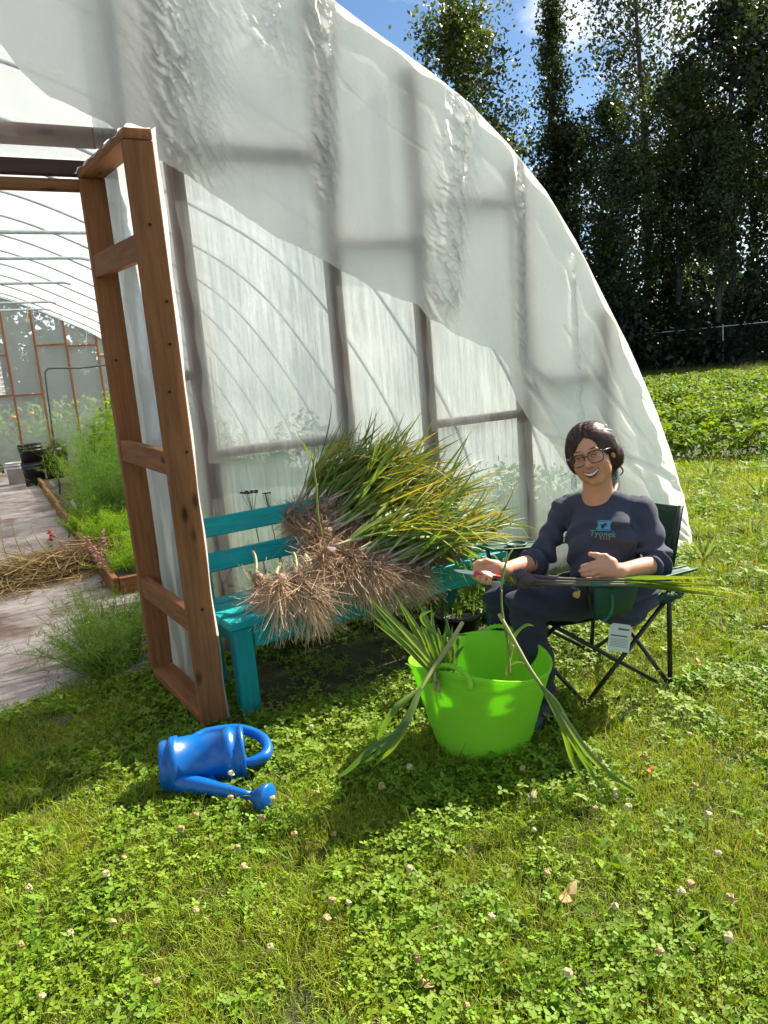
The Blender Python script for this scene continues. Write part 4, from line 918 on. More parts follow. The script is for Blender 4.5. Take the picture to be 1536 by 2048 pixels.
top_plant('cut_garlic_stalk', [(1012, 1352, 2.53), (1022, 1310, 2.55), (1026, 1290, 2.56)], [.005, .005, .004],
  [[(1024, 1298, 2.56), (1032, 1268, 2.57), (1052, 1250, 2.58), (1068, 1252, 2.58)], [(1018, 1330, 2.54), (1040, 1322, 2.54), (1052, 1330, 2.54)]], 'small dried garlic shoot with a curled tip at the right of the tub', .011, c0=(.5, .42, .06), c1=(.45, .38, .10))
TIPS = [(738, 1195), (728, 1216), (745, 1228), (762, 1210), (790, 1190), (812, 1225), (835, 1200), (862, 1210), (870, 1258), (905, 1250), (888, 1220)]
for i, (tx, ty) in enumerate(TIPS):
    bx, by = 868+i*3.5+rng.normal(0, 5), 1345+rng.normal(0, 5); dep = 2.66+.015*i
    mx_ = (bx*.55+tx*.45)+rng.normal(0, 5); my_ = by*.55+ty*.45-8
    lv = [[(bx, by, dep), (mx_, my_, dep), (tx, ty, dep+.04)], [(bx-2, by, dep+.02), (mx_-10, my_+4, dep+.02), (tx+10+rng.normal(0, 6), ty+22+rng.normal(0, 8), dep+.05)], [(bx+3, by, dep), (mx_+14, my_+14, dep-.02), ((tx+mx_)/2+25, (ty+my_)/2+20, dep)]]
    if i in (6, 9): lv.append([(mx_, my_, dep), (tx+8, (ty+my_)/2, dep), (tx+30, ty+20, dep)])
    side_ = ['leftmost leaning', 'lowest leaning', 'short folded', 'yellow tipped', 'long leaning', 'forked', 'arching', 'tall middle', 'short upright', 'rearmost', 'upright'][i]
    top_plant('cut_garlic_stalk', [(bx, by+28, dep), (bx, by, dep)], [.007, .006], lv, side_+' garlic top in the bunch at the left of the green tub', .017)

# ---------------------------------------------------------------- folding chair
M_green = pbr('dark_green_canvas', (.004, .055, .030), .62, noise=.25, nscale=14, bump=.25, bscale=220)
M_greenE = pbr('green_binding', (.01, .13, .07), .5, noise=.2, nscale=20)
M_tagw = pbr('white_tag_card', (.62, .64, .62), .6)
M_ink = pbr('grey_print', (.10, .14, .13), .7)
M_mesh = pbr('black_net', (.03, .03, .032), .6)
ch = empty('folding_chair', (2.25, 2.4, 0), 'dark green canvas folding camp chair with black steel legs and a white tag', 'chair')
CO = Vector((2.25, 2.4, 0))
def cpt(*p): return Vector(p)-CO
NF = Vector((2.04, 2.24, 0)); NR = Vector((2.44, 2.15, 0)); FR = Vector((2.47, 2.66, 0)); FF = Vector((2.04, 2.72, 0))
SZ = .42; CN = Vector((1.92, 2.27, .375)); CFn = Vector((1.93, 2.72, .375)); RNn = Vector((2.44, 2.15, SZ)); RF = Vector((2.48, 2.68, SZ))
def rod(name, a, b, r_=.0095, mat=None):
    mb = MB(); mb.tube([a-CO, b-CO], r_, 10); return mb.obj(name, mat or M_blk, ch, True)
up_ = Vector((0, 0, .012))
rod('leg', NF+up_, RNn); rod('leg', CN, NR+up_+Vector((-.015, .012, 0))); rod('leg', FF+up_, RF); rod('leg', CFn, FR+up_)
rod('leg', NR+up_*1.2, RF+Vector((0, -.02, -.03))); rod('leg', FR+up_, RNn+Vector((0, .03, -.02))); rod('leg', NF+up_, CFn); rod('leg', FF+up_, CN)
TOPN = Vector(D(1362, 1012, 3.16)); rod('upright', NR+up_, RNn+Vector((0, 0, .15)), .0105); rod('upright', RNn+Vector((0, 0, .14)), TOPN, .0105)
TOPF = TOPN+Vector((.03, .50, .0)); rod('upright', FR+up_, TOPF, .0105)
AFN = Vector(D(1170, 1167, 2.84)); ARN = Vector(D(1384, 1136, 2.98)); AFF = Vector((1.98, 2.80, .60)); ARF = Vector((2.52, 2.72, .58))
rod('arm_post', Vector((2.06, 2.21, .40)), AFN, .009); rod('arm_post', Vector((2.02, 2.77, .36)), AFF, .009)
for q in (NF, NR, FR, FF):
    mb = MB(); mb.lathe([(.0, 0), (.017, 0), (.018, .008), (.013, .03), (.011, .035)], 14, Matrix.Translation(q-CO)); mb.obj('foot', M_blk, ch, True)
def cloth(name, grid, mat, th=.004, parent=ch):
    g = np.array([[tuple(p) for p in row] for row in grid]); g = g-np.array(CO); a, b, _ = g.shape; idx = np.arange(a*b).reshape(a, b)
    F = np.stack([idx[:-1, :-1], idx[1:, :-1], idx[1:, 1:], idx[:-1, 1:]], -1).reshape(-1, 4); o = mesh_obj(name, g, F, mat, parent, True); s = o.modifiers.new('t', 'SOLIDIFY'); s.thickness = th; s.offset = 0; return o
def bil(a, b, c, d, n, m, f=lambda u, v: Vector((0, 0, 0))):
    return [[(a*(1-u)*(1-v)+b*u*(1-v)+c*u*v+d*(1-u)*v)+f(u, v) for v in np.linspace(0, 1, m)] for u in np.linspace(0, 1, n)]
cloth('seat', bil(CN, RNn, RF, CFn, 16, 16, lambda u, v: Vector((0, 0, -.055*math.sin(u*math.pi)*math.sin(v*math.pi)-.02*math.sin(u*3.1)))), M_green)
bk = lambda u, v: Vector((.05*math.sin(v*math.pi), 0, -.02*math.sin(v*math.pi)))
cloth('backrest', bil(RNn+Vector((0, -.01, .04)), TOPN+Vector((.0, -.012, 0)), TOPF+Vector((0, .012, 0)), RF+Vector((0, .01, .04)), 12, 14, bk), M_green)
def arm(Af, Ar, w, hole):
    sd_ = Vector((0, 1, 0))*w
    mbx = []
    g = bil(Af-sd_*.5, Ar-sd_*.25, Ar+sd_*.25, Af+sd_*.5, 18, 9, lambda u, v: Vector((0, 0, -.014*math.sin(u*math.pi)-.006*math.sin(v*math.pi))))
    return cloth('armrest', g, M_green, .007)
arm(AFN, ARN, .11, False); arm(AFF, ARF, .13, True)
for A_, B_, w_ in ((AFN, ARN, .11), (AFF, ARF, .13)):
    for s_ in (-1, 1):
        mb = MB(); a = A_+Vector((0, s_*w_*.5, .004)); b = B_+Vector((0, s_*w_*.25, .004)); mb.tube([a-CO+Vector((0, 0, -.014*math.sin(t*math.pi)))+(b-a)*t for t in np.linspace(0, 1, 10)], .0045, 6); mb.obj('binding', M_greenE, ch, True)
    mb = MB(); a = A_+Vector((-.004, -w_*.5, .004)); b = A_+Vector((-.004, w_*.5, .004)); mb.tube([a-CO, b-CO], .0055, 6); mb.obj('binding', M_greenE, ch, True)
# cup holder in the far arm: rim ring and net bag
cc = AFF.lerp(ARF, .28)+Vector((0, -.005, -.002))-CO
mb = MB(); mb.tube([cc+Vector((.046*math.cos(a), .046*math.sin(a), .008)) for a in np.linspace(0, 2*math.pi, 25)], .004, 6, cap=False); mb.obj('cup_ring', M_greenE, ch, True)
mb = MB(); mb.lathe([(.041, .008), (.041, .006), (0, .005)], 24, Matrix.Translation(cc)); mb.obj('cup_opening', M_mesh, ch, True)
mb = MB(); mb.lathe([(.044, -.004), (.043, -.06), (.040, -.11), (.0, -.112)], 20, Matrix.Translation(cc)); mb.obj('cup_holder', M_mesh, ch, True)
# near side pocket and its loop
PA = AFN+Vector((.0, -.05, -.005)); PB = AFN.lerp(ARN, .42)+Vector((0, -.045, -.008))
cloth('side_pocket', bil(PA, PB, PB+Vector((-.02, .03, -.125)), PA+Vector((.012, .02, -.135)), 8, 8, lambda u, v: Vector((0, -.022*math.sin(u*math.pi)*math.sin(v*math.pi), 0))), M_green)
mb = MB(); pl = smooth_path([PA+Vector((.055, -.028, -.03)), PA+Vector((.052, -.034, -.075)), PA+Vector((.035, -.034, -.11)), PA+Vector((.008, -.022, -.128))], 5); mb.tube([p-CO for p in pl], .010, 6, flat=.25); mb.obj('strap_loop', M_greenE, ch, True)
mb = MB(); kn = RNn-CO
for q in range(9):
    a = q*.8; mb.tube([kn+Vector((-.085+.02*q*.9, -.012+.012*math.sin(a), -.012+.016*math.cos(a*1.3)+.002*q)), kn+Vector((-.05+.018*q, -.01+.014*math.cos(a), .004+.014*math.sin(a)))], .012, 6)
mb.obj('corner_webbing', M_green, ch, True)
# care tag hanging from the seat edge
tp = Vector(D(1243, 1248, 2.93)); tr_ = Vector(RT); tu = (Vector(UP)*.97+tr_*.13).normalized(); tn = tr_.cross(tu).normalized(); tr_ = tu.cross(tn)
tag_e = empty('care_tag', tuple(tp-CO), parent=ch)
mb = MB(); W_, H_ = .086, .108; outl = [(-W_/2, -H_), (W_/2, -H_), (W_/2, -.012), (W_/2-.010, 0), (-W_/2+.010, 0), (-W_/2, -.012)]
def tp3(x, y, z=0): return tr_*x+tu*y+tn*z
mb.add([tp3(x, y, -.0006) for x, y in outl]+[tp3(x, y, .0006) for x, y in outl], [(5, 4, 3, 2, 1, 0), (6, 7, 8, 9, 10, 11)]+[(i, (i+1) % 6, 6+(i+1) % 6, 6+i) for i in range(6)]); mb.obj('card', M_tagw, tag_e)
mb = MB()
for (x0, x1, y0, y1) in [(-.010, .032, -.024, -.016), (-.036, .030, -.050, -.044)]+[(-.035, .035, -.060-.006*i, -.0585-.006*i) for i in range(6)]: mb.add([tp3(x0, y0, .0015), tp3(x1, y0, .0015), tp3(x1, y1, .0015), tp3(x0, y1, .0015)], [(0, 1, 2, 3)])
mb.obj('print', M_ink, tag_e)

# ---------------------------------------------------------------- person: signed distance modelling
def surf_nets(val, org, h):
    s = val < 0; nx, ny, nz = val.shape
    c = s[:-1, :-1, :-1].astype(np.int8)
    acc = np.zeros((nx-1, ny-1, nz-1), np.int8)
    for a in (0, 1):
        for b in (0, 1):
            for d in (0, 1): acc += s[a:nx-1+a, b:ny-1+b, d:nz-1+d]
    act = (acc > 0) & (acc < 8); ci = np.argwhere(act); vid = np.full(act.shape, -1, np.int64); vid[act] = np.arange(len(ci))
    cr_ = [(a, b, d) for a in (0, 1) for b in (0, 1) for d in (0, 1)]; cv = {q: val[ci[:, 0]+q[0], ci[:, 1]+q[1], ci[:, 2]+q[2]] for q in cr_}
    P = np.zeros((len(ci), 3)); K = np.zeros(len(ci))
    for q in cr_:
        for ax in range(3):
            if q[ax] == 0:
                q2 = list(q); q2[ax] = 1; q2 = tuple(q2); a, b = cv[q], cv[q2]; m_ = (a < 0) != (b < 0); t = np.where(m_, a/(a-b+1e-12), 0)
                pt = np.array(q, float)[None]+np.zeros((len(ci), 3)); pt[:, ax] += t; P[m_] += pt[m_]; K[m_] += 1
    P = (P/K[:, None]+ci)*h+org; Fs = []
    for ax in range(3):
        o1, o2 = [(1, 2), (2, 0), (0, 1)][ax]; sl0 = [slice(1, -1)]*3; sl0[ax] = slice(0, -1); sl1 = [slice(1, -1)]*3; sl1[ax] = slice(1, None)
        a, b = s[tuple(sl0)], s[tuple(sl1)]; e = np.argwhere(a != b); flip = a[tuple(e.T)]; off = np.ones(3, int); off[ax] = 0; e = e+off
        def cell(d1, d2): q = e.copy(); q[:, o1] -= d1; q[:, o2] -= d2; return vid[tuple(q.T)]
        f = np.stack([cell(1, 1), cell(0, 1), cell(0, 0), cell(1, 0)], -1); f[~flip] = f[~flip][:, ::-1]; Fs.append(f[(f >= 0).all(1)])
    return P, np.vstack(Fs)
class SDF:
    def __init__(s, lo, hi, h):
        s.org = np.array(lo, float); s.h = h; s.n = np.ceil((np.array(hi)-s.org)/h).astype(int)+1; s.v = np.full(s.n, .5, np.float32)
    def region(s, lo, hi, pad):
        a = np.clip(np.floor((np.array(lo)-pad-s.org)/s.h).astype(int), 0, s.n); b = np.clip(np.ceil((np.array(hi)+pad-s.org)/s.h).astype(int)+1, 0, s.n)
        sl = tuple(slice(i, j) for i, j in zip(a, b)); ax = [(s.org[k]+s.h*np.arange(a[k], b[k])).astype(np.float32) for k in range(3)]
        return sl, np.stack(np.meshgrid(*ax, indexing='ij'), -1)
    def comb(s, sl, d, k, op):
        v = s.v[sl]
        if v.size == 0: return
        if op == 'u':
            hh = np.clip(.5+.5*(v-d)/k, 0, 1); s.v[sl] = v*(1-hh)+d*hh-k*hh*(1-hh)
        else:
            hh = np.clip(.5-.5*(v+d)/k, 0, 1); s.v[sl] = v*(1-hh)+(-d)*hh+k*hh*(1-hh)
    def cone(s, a, b, r1, r2, k=.02, op='u'):
        a = np.array(a, float); b = np.array(b, float); rm = max(r1, r2); sl, P = s.region(np.minimum(a, b)-rm, np.maximum(a, b)+rm, k+s.h*3)
        ba = b-a; t = np.clip(((P-a)@ba)/(ba@ba), 0, 1); d = np.linalg.norm(P-a-t[..., None]*ba, axis=-1)-(r1+(r2-r1)*t); s.comb(sl, d.astype(np.float32), k, op)
    def ell(s, c, r, M=None, k=.02, op='u'):
        c = np.array(c, float); r = np.array(r, float); rm = r.max(); sl, P = s.region(c-rm, c+rm, k+s.h*3); q = P-c
        if M is not None: q = q@M
        k0 = np.linalg.norm(q/r, axis=-1); k1 = np.linalg.norm(q/(r*r), axis=-1); d = np.where(k1 > 1e-6, k0*(k0-1)/np.maximum(k1, 1e-6), -r.min()); s.comb(sl, d.astype(np.float32), k, op)
    def mesh(s): return surf_nets(s.v, s.org, s.h)
def vn3(P, f, seed=0):
    q = P*f; i = np.floor(q); fr = q-i; fr = fr*fr*(3-2*fr); out = 0
    for a in (0, 1):
        for b in (0, 1):
            for c in (0, 1):
                hsh = np.sin((i[..., 0]+a)*127.1+(i[..., 1]+b)*311.7+(i[..., 2]+c)*74.7+seed*19.3)*43758.5453; hsh = hsh-np.floor(hsh)
                out = out+hsh*np.where(a, fr[..., 0], 1-fr[..., 0])*np.where(b, fr[..., 1], 1-fr[..., 1])*np.where(c, fr[..., 2], 1-fr[..., 2])
    return out
# joints, from picture position and distance
J = {k_: D(*v_) for k_, v_ in dict(
  pelvis=(1236, 1182, 3.19), belly=(1208, 1130, 3.14), chest=(1202, 1055, 3.14), necklow=(1194, 990, 3.13), neck=(1190, 962, 3.09),
  shL=(1283, 1020, 3.10), shR=(1131, 1018, 3.26), elL=(1318, 1128, 3.00), wrL=(1238, 1143, 2.86), elR=(1078, 1122, 3.20), wrR=(1006, 1141, 3.02),
  hipL=(1232, 1196, 3.14), hipR=(1205, 1180, 3.28), knL=(1052, 1210, 2.95), knR=(1000, 1198, 3.13), anL=(1088, 1392, 3.02), anR=(1045, 1362, 3.20)).items()}
SC = 1.08
bf = -np.array([FWD[0], FWD[1], 0])/np.hypot(FWD[0], FWD[1])*.86-np.array([RT[0], RT[1], 0])*.5; bf /= np.linalg.norm(bf)
bu = J['neck']-J['pelvis']; bu /= np.linalg.norm(bu); bl = np.cross(bu, bf); bl /= np.linalg.norm(bl); bf = np.cross(bl, bu)   # bl: her left
Mb = np.stack([bl, bf, bu], 1)
# head frame
tilt, yawh, pit = R(16), R(27), R(-3)
hu = UP*math.cos(tilt)-RT*math.sin(tilt); hr = RT*math.cos(tilt)+UP*math.sin(tilt); hf = -FWD
hf2 = hf*math.cos(yawh)-hr*math.sin(yawh); hl_ = hr*math.cos(yawh)+hf*math.sin(yawh)
hf3 = hf2*math.cos(pit)+hu*math.sin(pit); hu3 = hu*math.cos(pit)-hf2*math.sin(pit)
HC = D(1182, 909, 3.06); Mh = np.stack([hl_, hf3, hu3], 1)
def HP(x, y, z): return HC+Mh@(np.array([x, y, z])*SC)
def build_body():
    g = SDF(np.array([1.35, 1.70, -.02]), np.array([2.75, 2.95, 1.30]), .0046)
    return g
# the body: two grids share one mesh object (coarse for the clothed part, fine for head and hands is merged by one remeshed surface)
lo = np.min([J[k_] for k_ in J], 0)-.16; hi = np.max([J[k_] for k_ in J]+[HP(0, 0, .12)], 0)+.14; lo[2] = -.01
g = SDF(lo, hi, .0036)
def torso(g, inf, k=.04):
    g.ell(J['chest']-bu*.02, (.140+inf, .098+inf, .125+inf), Mb, k); g.ell(J['belly'], (.138+inf, .110+inf, .12+inf), Mb, k); g.ell(J['pelvis'], (.155+inf, .120+inf, .095+inf), Mb, k)
    for s_ in (-1, 1): g.ell(J['chest']+bl*s_*.070+bf*.066-bu*.045, (.066+inf, .058+inf, .064+inf), Mb, .035)
    g.cone(J['necklow']-bu*.01, J['shL'], .040+inf, .046+inf, .03); g.cone(J['necklow']-bu*.01, J['shR'], .040+inf, .046+inf, .03)
torso(g, -.006)
for s_, wd in (('L', 1), ('R', 1)):
    g.cone(J['sh'+s_], J['el'+s_], .044, .040, .02); g.cone(J['el'+s_], J['wr'+s_], .043, .028, .02)
    g.cone(J['hip'+s_], J['kn'+s_], .088, .058, .04); g.cone(J['kn'+s_], J['an'+s_], .056, .034, .02)
g.cone(J['necklow']-bu*.03, HP(0, -.03, -.055), .062, .056, .03)
# head
g.ell(HP(0, -.014, .030), np.array([.074, .092, .082])*SC, Mh, .02); g.ell(HP(0, .018, -.040), np.array([.060, .064, .068])*SC, Mh, .025)
g.ell(HP(0, .052, -.094), np.array([.024, .022, .018])*SC, Mh, .03)
for s_ in (-1, 1):
    g.ell(HP(s_*.038, .050, -.034), np.array([.026, .028, .024])*SC, Mh, .02)
    g.ell(HP(s_*.046, .025, -.062), np.array([.014, .026, .026])*SC, Mh, .02)
    g.ell(HP(s_*.076, -.012, -.008), np.array([.010, .018, .030])*SC, Mh, .006)
    g.ell(HP(s_*.031, .092, .003), np.array([.018, .012, .010])*SC, Mh, .010, 's')
    g.ell(HP(s_*.031, .074, -.001), np.array([.016, .0125, .010])*SC, Mh, .004)
g.cone(HP(-.036, .079, .020), HP(.036, .079, .020), .009*SC, .009*SC, .016)
g.cone(HP(0, .088, .004), HP(0, .108, -.028), .0075*SC, .0115*SC, .010)
for s_ in (-1, 1): g.ell(HP(s_*.013, .098, -.032), np.array([.009, .010, .008])*SC, Mh, .008)
g.ell(HP(0, .080, -.060), np.array([.027, .012, .017])*SC, Mh, .014)
# lips as an arc, mouth opening cut out of them
for i in range(-5, 5):
    a, b = i/5*.033, (i+1)/5*.033; zf = lambda q: -.059+.013*(q/.03)**2; zg = lambda q: -.073+.024*(q/.03)**2; yf = lambda q: .095-.019*(q/.03)**2
    g.cone(HP(a, yf(a), zf(a)), HP(b, yf(b), zf(b)), .0036, .0036, .004); g.cone(HP(a, yf(a)-.001, zg(a)), HP(b, yf(b)-.001, zg(b)), .0042, .0042, .004)
for i in range(-4, 4):
    a, b = i/4*.024, (i+1)/4*.024; zm = lambda q: -.0655+.0165*(q/.03)**2
    g.cone(HP(a, yf(a)+.004, zm(a)), HP(b, yf(b)+.004, zm(b)), .0052-.0025*abs(a/.024), .0052-.0025*abs(b/.024), .002, 's')
# hands
def finger(g, pts, r0, r1, k=.006):
    for i in range(len(pts)-1):
        t0, t1 = i/(len(pts)-1), (i+1)/(len(pts)-1); g.cone(D(*pts[i]), D(*pts[i+1]), r0+(r1-r0)*t0, r0+(r1-r0)*t1, k)
# her left hand, back of the hand to us, fingers pointing left
g.cone(J['wrL'], D(1222, 1140, 2.845), .027, .027, .02)
for (a, b) in (((1224, 1126, 2.845), (1203, 1124, 2.845)), ((1224, 1134, 2.84), (1200, 1133, 2.84)), ((1224, 1142, 2.84), (1200, 1142, 2.84)), ((1224, 1150, 2.845), (1203, 1150, 2.845))): g.cone(D(*a), D(*b), .019, .0125, .012)
finger(g, [(1204, 1121, 2.845), (1186, 1127, 2.845), (1173, 1131, 2.855), (1164, 1133, 2.868)], .0098, .0076)
finger(g, [(1200, 1132, 2.84), (1182, 1138, 2.838), (1169, 1141, 2.85), (1161, 1142, 2.865)], .0100, .0078)
finger(g, [(1200, 1142, 2.84), (1184, 1148, 2.838), (1172, 1150, 2.85), (1165, 1150, 2.865)], .0096, .0076)
finger(g, [(1203, 1151, 2.845), (1190, 1157, 2.845), (1180, 1159, 2.855), (1174, 1158, 2.868)], .0088, .0070)
finger(g, [(1226, 1124, 2.85), (1210, 1114, 2.85), (1193, 1111, 2.855), (1180, 1108, 2.86)], .0145, .0085, .010)
# her right hand, palm up round the knife handle
g.cone(J['wrR'], D(990, 1138, 2.99), .026, .026, .02); g.cone(D(992, 1132, 2.99), D(972, 1138, 2.97), .024, .020, .015); g.cone(D(992, 1146, 2.99), D(975, 1150, 2.97), .020, .016, .012)
finger(g, [(972, 1132, 2.975), (955, 1138, 2.945), (944, 1147, 2.945), (950, 1156, 2.955)], .0105, .0082, .004)
finger(g, [(976, 1140, 2.965), (962, 1146, 2.935), (955, 1156, 2.935), (963, 1163, 2.95)], .0105, .0082, .004)
finger(g, [(981, 1146, 2.96), (970, 1151, 2.93), (966, 1161, 2.93), (974, 1167, 2.945)], .0100, .0080, .004)
finger(g, [(987, 1150, 2.96), (979, 1155, 2.93), (978, 1164, 2.93), (985, 1168, 2.945)], .0092, .0074, .004)
finger(g, [(990, 1127, 2.985), (972, 1122, 2.96), (957, 1125, 2.95), (948, 1130, 2.945)], .0130, .0085, .008)
Vb, Fb = g.mesh()
fn_ = np.cross(Vb[Fb[:, 2]]-Vb[Fb[:, 0]], Vb[Fb[:, 3]]-Vb[Fb[:, 1]]); vn_ = np.zeros_like(Vb)
for c_ in range(4): np.add.at(vn_, Fb[:, c_], fn_)
vn_ /= np.linalg.norm(vn_, axis=1, keepdims=True)+1e-9
def segd(a, b):
    ba = b-a; t = np.clip(((Vb-a)@ba)/(ba@ba), 0, 1); return np.linalg.norm(Vb-a-t[:, None]*ba, axis=1)
bare = np.clip((.115-segd(J['necklow']+bu*.035+bf*.02, HP(0, 0, 0)))/.02, 0, 1); bare = np.maximum(bare, np.clip((.185-np.linalg.norm(Vb-HC, axis=1))/.02, 0, 1))
for e__, w__, f__ in (('elL', 'wrL', .30), ('elR', 'wrR', .38)): bare = np.maximum(bare, np.clip((.068-segd(J[e__]*(1-f__)+J[w__]*f__, J[w__]))/.012, 0, 1)); bare = np.maximum(bare, np.clip((.14-np.linalg.norm(Vb-(J[w__]+(J[w__]-J[e__])*.35), axis=1))/.02, 0, 1))
sgn = np.sign(np.median(np.einsum('ij,ij->i', vn_, Vb-np.array(J['belly']))[segd(J['belly'], J['chest']) < .2]))
Vb = Vb-vn_*sgn*(.017*(1-bare))[:, None]
ql = (Vb-HC)@Mh/SC; skin = np.tile(np.array([.66, .325, .195]), (len(Vb), 1)); n_ = vn3(Vb, 60)*.12+.94; skin *= n_[:, None]
isface = (np.abs(ql[:, 0]) < .09) & (ql[:, 1] > .02) & (np.abs(ql[:, 2]) < .13)
def blend(mask_w, c): 
    global skin
    skin = skin*(1-mask_w[:, None])+np.array(c)*mask_w[:, None]
mz = -.066+.0185*(ql[:, 0]/.03)**2; dl = np.abs(ql[:, 2]-mz); blend(.35*isface*np.clip(1.25-dl/.0105, 0, 1)*np.clip((.034-np.abs(ql[:, 0]))/.004, 0, 1)*(ql[:, 1] > .066), (.42, .13, .11))
blend(isface*np.clip(1-np.hypot(np.abs(ql[:, 0])-.042, (ql[:, 2]+.03)*1.2)/.026, 0, 1)*.45, (.58, .22, .15))
blend(isface*np.clip(1-np.hypot(ql[:, 0], ql[:, 2]+.03)/.02, 0, 1)*.35, (.56, .22, .15))
lid = np.abs(ql[:, 2]-.006); blend(isface*np.clip(1-lid/.003, 0, 1)*np.clip((.016-np.abs(np.abs(ql[:, 0])-.031))/.003, 0, 1)*.5, (.10, .04, .03))
m, n, o = newmat('skin'); lk = n.links.new; at = N(n, 'ShaderNodeAttribute', attribute_name='Col'); b = N(n, 'ShaderNodeBsdfPrincipled', Roughness=.48); lk(at.outputs['Color'], b.inputs['Base Color'])
b.inputs['Subsurface Weight'].default_value = .25; b.inputs['Subsurface Radius'].default_value = (.012, .005, .003); b.inputs['Subsurface Scale'].default_value = 1.0; b.inputs['Specular IOR Level'].default_value = .4
t = N(n, 'ShaderNodeTexCoord'); z2 = N(n, 'ShaderNodeTexNoise', Scale=220.0, Detail=3.0); lk(t.outputs['Object'], z2.inputs['Vector']); bp = N(n, 'ShaderNodeBump', Strength=.12, Distance=.003); lk(z2.outputs['Fac'], bp.inputs['Height']); lk(bp.outputs[0], b.inputs['Normal']); lk(b.outputs[0], o.inputs['Surface']); M_skin = m
POR = np.array([2.2, 2.4, 0.0])
person = empty('person', tuple(POR), 'smiling dark-haired woman in navy long-sleeved top and glasses, seated in the camp chair', 'person')
def pobj(name, V, F, mat, cols=None, parent=None, smooth=True):
    o = mesh_obj(name, np.asarray(V)-POR, F, mat, parent or person, smooth, cols); return o
body = pobj('body', Vb, Fb, M_skin, skin)
def smooth_mod(o, it=4, f=.5): s = o.modifiers.new('s', 'SMOOTH'); s.iterations = it; s.factor = f
smooth_mod(body, 2, .4)
print('body', len(Vb))
# sweatshirt
lo = np.min([J[k_] for k_ in ('pelvis', 'shL', 'shR', 'elL', 'elR', 'chest', 'belly')], 0)-.2; hi = np.max([J[k_] for k_ in ('pelvis', 'shL', 'shR', 'elL', 'elR', 'necklow')], 0)+.19
g = SDF(lo, hi, .0046); torso(g, .009, .04)
cfL = J['elL']*.80+J['wrL']*.20; cfR = J['elR']*.72+J['wrR']*.28
g.cone(J['shL'], J['elL'], .056, .053, .03); g.cone(J['elL'], cfL, .055, .051, .02); g.cone(J['shR'], J['elR'], .055, .050, .03); g.cone(J['elR'], cfR, .050, .045, .02)
g.cone(J['pelvis']+bu*.03, J['pelvis']+bu*.0, .138, .132, .05)
# cloth folds
sl = (slice(None),)*3; ax = [(g.org[k_]+g.h*np.arange(g.n[k_])).astype(np.float32) for k_ in range(3)]; PP = np.stack(np.meshgrid(*ax, indexing='ij'), -1)
near = np.abs(g.v) < .03; pn = PP[near]; lc = (pn-J['belly'])@Mb
w1 = vn3(pn, 7, 3); fold = np.sin(lc[:, 2]*70+lc[:, 0]*38*np.sign(lc[:, 0])+w1*9); low = np.clip((.03-lc[:, 2])/.10, 0, 1)
amp = .0040+.006*low*np.clip(np.abs(lc[:, 0])/.10+.35, 0, 1)
def armw(a, b, r_=.1):
    ba = b-a; t = np.clip(((pn-a)@ba)/(ba@ba), 0, 1); return np.clip(1-np.linalg.norm(pn-a-t[:, None]*ba, axis=1)/r_, 0, 1), t
for sh_, el_, cf_ in ((J['shL'], J['elL'], cfL), (J['shR'], J['elR'], cfR)):
    wa, ta = armw(sh_, el_); near_el = np.clip((ta-.35)/.5, 0, 1); ph = np.arctan2((pn-sh_)@bf, (pn-sh_)@bl); fold = np.where(wa > .25, np.sin(ta*17+ph*2.2+w1*11)*vn3(pn, 11, 9)*1.4, fold); amp = np.where(wa > .25, .003+.006*near_el, amp)
    wb, tb = armw(el_, cf_); fold = np.where(wb > wa, np.sin(tb*8+w1*13+(pn@bl)*30), fold); amp = np.where(wb > wa, .0055, amp)
nkw = np.clip((np.linalg.norm(pn-J['necklow'], axis=1)-.10)/.06, 0, 1); g.v[near] -= nkw*(fold*amp*1.9 + (vn3(pn, 15, 5)-.5)*.016+(np.abs(2*vn3(pn, 9, 6)-1)-.4)*.008).astype(np.float32)
# neck hole, cuffs cut square
g.ell(J['necklow']+bu*.062+bf*.035, (.086, .092, .066), Mb, .004, 's'); g.cone(J['necklow'], HP(0, -.03, -.06), .064, .062, .004, 's')
for cf_, wr_, rr_ in ((cfL, J['wrL'], .050), (cfR, J['wrR'], .046)):
    dd_ = (wr_-cf_)/np.linalg.norm(wr_-cf_); sl_, P_ = g.region(cf_-.09, cf_+.12, .01); q = P_-cf_; tt_ = q@dd_; rad_ = np.linalg.norm(q-tt_[..., None]*dd_, axis=-1); dcut = np.maximum(.016-tt_, rad_-.10); g.comb(sl_, dcut.astype(np.float32), .003, 's')
Vs, Fs_ = g.mesh()
M_shirt = pbr('navy_knit', (.060, .066, .098), .85, noise=.18, nscale=9, bump=.35, bscale=500, sheen=.12, spec=.2)
shirt = pobj('sweatshirt', Vs, Fs_, M_shirt); smooth_mod(shirt, 1, .5)
# neckband and cuffs
def ring(name, c, ax_, rads, tube_r, mat, up_v, sq=1.0, nk=36, ripple=0.0):
    ax_ = ax_/np.linalg.norm(ax_); u_ = np.cross(ax_, up_v); u_ /= np.linalg.norm(u_); v_ = np.cross(ax_, u_); mb = MB()
    mb.tube([Vector(c+u_*rads[0]*math.cos(a)+v_*rads[1]*math.sin(a)+ax_*ripple*math.sin(3*a)) for a in np.linspace(0, 2*math.pi, nk+1)], tube_r, 8, cap=False); v = np.array(mb.v); return pobj(name, v, mb.f, mat)
